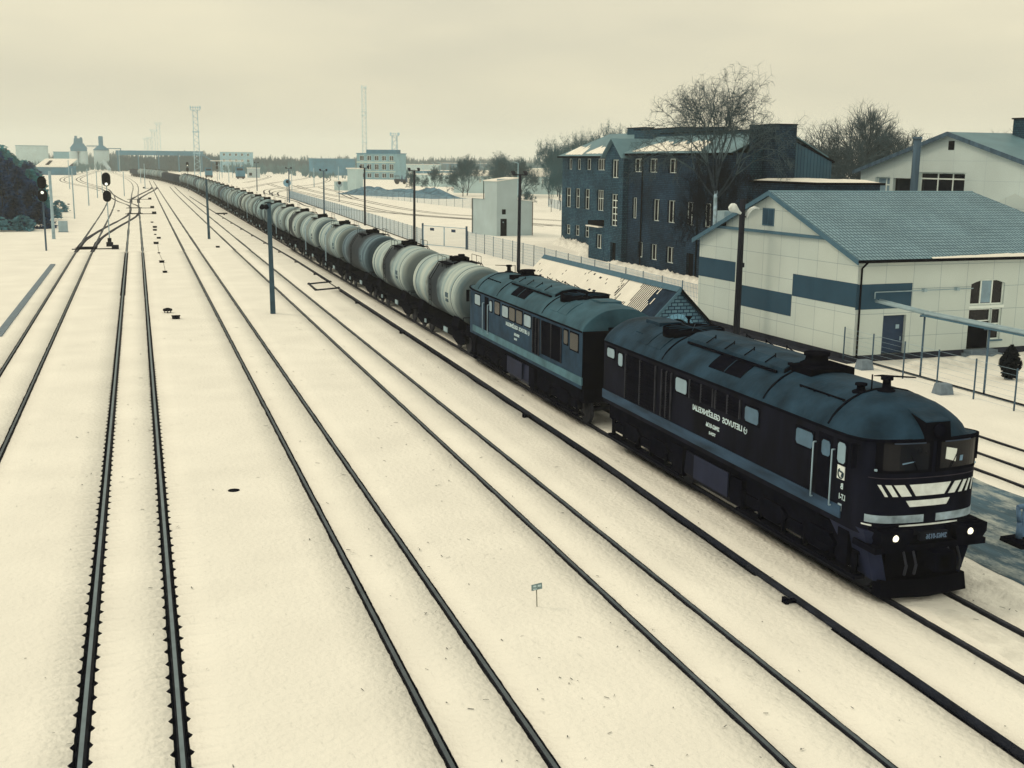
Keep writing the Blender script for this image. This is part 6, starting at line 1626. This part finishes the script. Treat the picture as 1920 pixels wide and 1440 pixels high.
# ------------------------------------------------------------------ trees
def seg(m, p0, p1, r0, r1, n=3):
    d = (p1 - p0)
    if d.length < 1e-5: return
    d.normalize(); a = d.orthogonal().normalized(); c = d.cross(a); b = len(m.v)
    for p, r in ((p0, r0), (p1, r1)):
        for i in range(n): t = 6.2832 * i / n; m.v.append(tuple(p + a * (r * math.cos(t)) + c * (r * math.sin(t))))
    for i in range(n): j = (i + 1) % n; m.face((b + i, b + j, b + n + j, b + n + i))
def bare_tree(x, y, h, spread, seed, label, droop=0.0, trunk_h=.3, stems=5, depth=5, tm=None, cm=None, cat='tree', group=None, rmin=.018, fork=3, z0=0, twigs=3, r0=None, fan=.75, budget=26000, limb=.5, crown_r=None):
    rn = random.Random(seed); t = empty('bare_tree', (x, y, z0)); tag(t, label, cat, group)
    T_ = MB(); T_.mat(tm or BARK); C_ = MB(); C_.mat(cm or TWIG); r0 = r0 or h * .017
    cnt = [0]
    def grow(p, d, L, r, lv):
        n = 3 if lv < depth - 1 else 2
        q = p
        for i in range(n):
            if lv > 0:
                up = .16 if lv < depth - 2 else -droop * (1.0 + i)
                d = (d + Vector((rn.gauss(0, .13), rn.gauss(0, .13), rn.gauss(0, .08) + up * .5))).normalized()
            q2 = q + d * (L / n); ra = r * (1 - .28 * i / n); rb = r * (1 - .28 * (i + 1) / n)
            seg(T_ if lv < 2 else C_, q, q2, max(ra, rmin), max(rb, rmin * .8), 5 if lv < 2 else 3)
            cnt[0] += 1
            if lv >= 2 and cnt[0] < budget:
                for k in range(twigs if lv >= 3 else 1):
                    a = rn.random() * 6.283; side = (d.orthogonal().normalized() * math.cos(a) + d.cross(d.orthogonal()).normalized() * math.sin(a))
                    dd = (d * .5 + side * .8 + Vector((0, 0, .15 - droop * 1.6))).normalized(); tl = L * rn.uniform(.25, .55)
                    m1 = q2 + dd * tl * .5; m2 = m1 + (dd + Vector((0, 0, -droop * 2.5))).normalized() * tl * .6
                    seg(C_, q2, m1, rmin, rmin * .8); seg(C_, m1, m2, rmin * .8, rmin * .55); cnt[0] += 2
            q = q2
        if lv < depth and cnt[0] < budget:
            k = fork if lv < depth - 1 else fork + 1
            for i in range(k):
                a = 6.283 * (i + rn.random() * .7) / k; o = d.orthogonal().normalized(); o2 = d.cross(o)
                an = rn.uniform(.25, .6) * (1.15 if lv == 0 else 1)
                dd = (d * math.cos(an) + (o * math.cos(a) + o2 * math.sin(a)) * math.sin(an)).normalized()
                grow(q, dd, L * rn.uniform(.62, .86), r * .62, lv + 1)
    base = Vector((0, 0, -.1)); top = Vector((rn.uniform(-.2, .2), rn.uniform(-.2, .2), h * trunk_h))
    mid = base.lerp(top, .5) + Vector((rn.uniform(-.1, .1), 0, 0))
    seg(T_, base, mid, r0 * 1.25, r0 * 1.05, 8); seg(T_, mid, top, r0 * 1.05, r0 * .9, 8)
    if tm is not None: T_.mat(BARK)
    for i in range(stems):
        a = 6.283 * (i + rn.random() * .5) / stems; an = fan * rn.uniform(.25, 1.0) if i else .08
        d = Vector((math.cos(a) * math.sin(an) * spread, math.sin(a) * math.sin(an) * spread, math.cos(an))).normalized()
        grow(top - Vector((0, 0, rn.uniform(0, .12) * h * trunk_h)), d, h * (1 - trunk_h) * .36 * rn.uniform(.85, 1.1), r0 * limb, 0 if stems < 3 else 1)
    # scale the crown so that the tree has exactly the wanted height
    zt = max(v[2] for v in C_.v); k = (h - 0) / zt
    kx = k
    if crown_r:
        rr = sorted(math.hypot(v[0], v[1]) for v in C_.v); kx = crown_r / rr[int(len(rr) * .97)]
    T_.v = [(a * kx, b * kx, c * k) for a, b, c in T_.v]; C_.v = [(a * kx, b * kx, c * k) for a, b, c in C_.v]
    T_.build('trunk', t); C_.build('crown', t)
    return t
def tree_copy(src, x, y, s, rz, label, group=None, sz=1.0):
    c = copy_tree(src); c.location = (x, y, 0); c.rotation_euler = (0, 0, rz); c.scale = (s, s, s * sz); tag(c, label, 'tree', group); return c
bare_tree(39.6, 75, 16.6, 1.15, 11, 'big weeping birch with pale trunk in front of the dark brick building', droop=.14, trunk_h=.5, stems=11, depth=5, tm=BIRCH, rmin=.0095, fork=3, twigs=3, r0=.2, fan=1.0, budget=90000, limb=.5, crown_r=5.9)
bare_tree(40.6, 77.0, 10.8, 1.1, 12, 'smaller dark bushy tree behind the birch, against the low block', droop=.05, trunk_h=.08, stems=8, depth=5, rmin=.016, fork=3, twigs=4, r0=.1, fan=1.1, budget=40000, crown_r=3.0, cm=mat('dark_twigs', (.009, .012, .022), .9, .3, 2, spec=0))
oak = bare_tree(79, 115, 17.2, 1.25, 21, 'broad bare tree on the skyline between the brick and cream buildings', trunk_h=.2, stems=10, depth=5, rmin=.014, fork=4, twigs=4, r0=.5, fan=1.35, budget=150000, limb=.6, crown_r=11.0)
tree_copy(oak, 87.5, 118, .80, 2.0, 'lower bare tree right beside the broad one, behind the flue pipe')
tree_copy(oak, 101, 120, .83, 4.0, 'bare treetop showing just left of the cream gable')
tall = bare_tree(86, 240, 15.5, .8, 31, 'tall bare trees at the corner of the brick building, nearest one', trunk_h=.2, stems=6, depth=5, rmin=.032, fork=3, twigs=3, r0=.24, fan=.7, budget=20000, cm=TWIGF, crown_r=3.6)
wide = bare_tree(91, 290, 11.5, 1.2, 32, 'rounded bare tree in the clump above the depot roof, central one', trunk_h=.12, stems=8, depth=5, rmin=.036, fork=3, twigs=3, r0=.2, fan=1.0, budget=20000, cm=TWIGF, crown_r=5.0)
GC = 'bare trees left of the brick building'
for i, (x, y, s, r) in enumerate([(75, 208, .52, 1), (79, 214, .6, 2), (98, 262, 1.08, 3), (104, 258, 1.22, 4), (100, 235, 1.16, 5), (108, 275, 1.2, 0), (92, 250, .95, 2.5), (112, 262, 1.3, 1.7), (96, 222, .9, 5.2)]):
    tree_copy(tall, x, y, s, r, f'tall bare tree left of the brick building, {ordinal(i + 1)} of the thicket', GC)
for i, (x, y, s, r) in enumerate([(83, 300, .95, 1), (87, 310, 1.0, 2), (95, 306, 1.08, 3), (99, 300, .95, 4), (103, 310, .95, 5), (107, 290, .9, .5), (79, 316, .72, 2.2), (76, 330, .6, 3.1), (110, 300, 1.1, 4.4), (72, 214, .38, 2)]):
    tree_copy(wide, x, y, s, r, f'rounded bare tree in the clump above the depot roof, {ordinal(i + 1)} around the central one', 'bare trees above the depot roof')
# dark evergreen thicket on the left
def evergreen(x, y, h, r, seed, label, m_=LEAFD, n=2600, conic=.5, group='dark evergreens at the left edge', sz=None):
    r = r * .82; h = h * 1.03
    t = empty('evergreen', (x, y, 0)); tag(t, label, 'tree', group); rn = random.Random(seed)
    m = MB(); m.mat(BARK); m.tube((0, 0, -.1), (rn.uniform(-.2, .2), 0, h * .9), h * .016, h * .004, n=6); m.build('trunk', t)
    m = MB(); m.mat(m_)
    cl = [(rn.random() ** .9, rn.random() * 6.283) for _ in range(46)]
    for i in range(n):
        zc, a = cl[i % len(cl)]
        z = min(1.12, max(0.02, zc + rn.gauss(0, .035) + (.1 * rn.random() if rn.random() < .06 else 0))); w0 = r * (1 - z * conic) * (1 if z < .75 else max(0, (1 - z)) / .25 * .7 + .3)
        rr = w0 * (.45 + .55 * rn.random() + (.35 * rn.random() if rn.random() < .18 else 0)); aa = a + rn.gauss(0, .28)
        c = Vector((rr * math.cos(aa), rr * math.sin(aa), z * h)) ; s = (sz or .22) * rn.uniform(.6, 1.3)
        d1 = Vector((math.cos(aa), math.sin(aa), rn.uniform(-.7, .5))).normalized() * s; d2 = Vector((rn.gauss(0, 1), rn.gauss(0, 1), rn.gauss(0, 1))).cross(d1).normalized() * s * .5
        m.poly([c - d1, c + d2, c + d1 * 1.2, c - d2])
    m.build('crown', t)
    return t
LEAFM = mat('snowy_needles', T(80, 120, 118, .9), .9, .5, .5)
ev = [(-12.6, 167, 3.2, 2.0, 0, 1), (-15.2, 164, 3.6, 2.3, 0, 2), (-14.2, 178, 5.2, 2.6, 0, 3), (-17.5, 172, 7.0, 3.0, 0, 4), (-16.8, 186, 7.2, 3.2, 0, 5), (-20.5, 184, 8.6, 3.4, 0, 6), (-15.2, 198, 5.4, 2.6, 1, 7), (-19.5, 204, 8.2, 3.4, 0, 8), (-18.2, 226, 6.4, 3.2, 1, 9), (-23, 222, 9.6, 4.0, 0, 10), (-25, 250, 10.0, 4.2, 1, 11), (-21, 256, 7.4, 3.6, 0, 12),
      (-27, 290, 9.4, 4.2, 1, 13), (-23.5, 300, 6.2, 3.6, 1, 14), (-32, 330, 10.4, 4.6, 1, 15), (-28, 352, 7.2, 4.0, 0, 16), (-40, 400, 11.0, 5.2, 1, 17), (-35, 420, 7.2, 4.4, 1, 18), (-19.5, 163, 2.4, 2.2, 1, 19), (-22.5, 170, 5.2, 3.0, 0, 20), (-30, 270, 11, 4.4, 1, 21)]
for x, y, h, r, k, sd_ in ev:
    nm = {0: 'dark navy evergreen', 1: 'lighter teal evergreen'}[k]
    evergreen(x, y, h, r, sd_, f'{nm} in the left thicket, {ordinal(sd_)} counted from the nearest', LEAFD if k == 0 else LEAFT, 2400, .45, sz=.2 + y * .0009)
for x, y, sd_ in ((-17.2, 160.5, 1), (-12.4, 189, 2), (-19.8, 160.5, 3), (-14.2, 160.8, 4), (-13.0, 215, 5), (-18.4, 152.8, 6)):
    evergreen(x, y, 1.9, 1.8, 70 + sd_, f'low snow-dusted shrub at the foot of the left thicket, {ordinal(sd_)} of six', LEAFM, 900, .3, 'snow-dusted shrubs at the left edge', .2)
# hazy woods along the horizon
def wood(name, boxes, label, mm, seed, tr=(3.2, 7)):
    rn = random.Random(seed); m = MB(); m.mat(mm)
    for x0, x1, y0, y1, h0, h1, n in boxes:
        for i in range(n):
            x = rn.uniform(x0, x1); y = rn.uniform(y0, y1); h = 1.12 * rn.uniform(h0, h1) * (.72 + .5 * nz(x * .02, y * .01, seed)); w = h * rn.uniform(.22, .42)
            k = rn.randint(13, 20)
            for q in range(k):
                a = rn.random() * 6.283; rr = w * rn.random() ** .6; zt = h * (1 - .55 * (rr / w) ** 2) * rn.uniform(.8, 1.03); zb = h * rn.uniform(0, .45)
                cx = x + rr * .45 * math.cos(a); cy = y + rr * .45 * math.sin(a); tx = x + rr * math.cos(a); ty = y + rr * math.sin(a); s = h * rn.uniform(.02, .05)
                m.poly([(cx - s, cy, zb), (cx + s, cy, zb), (tx + s * .25, ty, zt), (tx - s * .25, ty, zt)])
    return tag(m.build(name), label, 'wood', kind='stuff')
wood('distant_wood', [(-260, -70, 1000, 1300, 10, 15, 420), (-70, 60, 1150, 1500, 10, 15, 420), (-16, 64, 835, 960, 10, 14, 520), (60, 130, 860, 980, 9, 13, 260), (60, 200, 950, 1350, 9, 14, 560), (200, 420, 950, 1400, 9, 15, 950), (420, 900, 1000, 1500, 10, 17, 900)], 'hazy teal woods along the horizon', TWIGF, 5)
wood('distant_wood', [(55, 150, 700, 860, 4, 9, 200), (84, 100, 560, 680, 2.5, 4.5, 60), (210, 330, 640, 860, 5, 10, 330), (130, 240, 520, 640, 4, 8, 90)], 'hazy scrub between the far sheds of the yard', mat('scrub_twigs', (.065, .17, .21), .9, .3, .05), 6)
wood('distant_wood', [(-60, -30, 720, 930, 4, 9, 110), (-30, 20, 850, 1050, 5, 10, 180), (-120, -50, 560, 900, 6, 11, 200)], 'hazy scrub below the silos and the footbridge', mat('scrub_twigs', (.065, .17, .21), .9, .3, .05), 7)

# ------------------------------------------------------------------ haze
def haze():
    m = bpy.data.materials.new('haze_air'); m.use_nodes = True; n = m.node_tree.nodes; l = m.node_tree.links
    for q in list(n): n.remove(q)
    o = n.new('ShaderNodeOutputMaterial'); v = n.new('ShaderNodeVolumePrincipled')
    v.inputs['Color'].default_value = (.91, .97, 1.0, 1); v.inputs['Density'].default_value = .00030; v.inputs['Anisotropy'].default_value = 0.2
    l.new(v.outputs['Volume'], o.inputs['Volume'])
    mb = MB(); mb.mat(m); mb.box(-5050, 5050, -5050, 5050, -1.3, 90)
    ob = mb.build('haze'); tag(ob, kind='stuff')
haze()

# ------------------------------------------------------------------ bits lying on the snow
def debris():
    rn = random.Random(99); m = MB(); m.mat(mat('snow_debris', (.10, .11, .115), .9, .5, 3))
    for i in range(700):
        if i < 450:
            t = rn.choice(TRK[1:]); x = t + rn.gauss(0, 1.25); y = 8 + rn.random() ** 1.4 * 70
        elif i < 500: x = rn.uniform(6.2, 9.2) + rn.gauss(0, .3); y = rn.choice([32, 36, 20, 17, 26]) + rn.gauss(0, 1.2)
        else: x = rn.uniform(16.9, 19.1); y = rn.uniform(8, 40)
        if any(abs(x - rx) < .16 for rx, _ in RAILS): continue
        a = rn.random() * 3.14; l = rn.uniform(.008, .05) * (1.0 + y / 60); w = rn.uniform(.003, .009) * (1 + y / 50); z = .018 + (.05 if x > 17.2 else 0)
        c, s_ = math.cos(a), math.sin(a)
        m.poly([(x - c * l - s_ * w, y - s_ * l + c * w, z), (x + c * l - s_ * w, y + s_ * l + c * w, z), (x + c * l + s_ * w, y + s_ * l - c * w, z + .004), (x - c * l + s_ * w, y - s_ * l - c * w, z + .004)])
    tag(m.build('snow_debris'), 'tiny dark straws and grit scattered on the snow by the rails', 'debris', kind='stuff')
debris()

snow_heap('trodden_snow', [(16.2, 4), (16.2, 12), (16.2, 19.6)], .58, .045, 53, 'rough dirty snow between the rails in front of the leading locomotive')
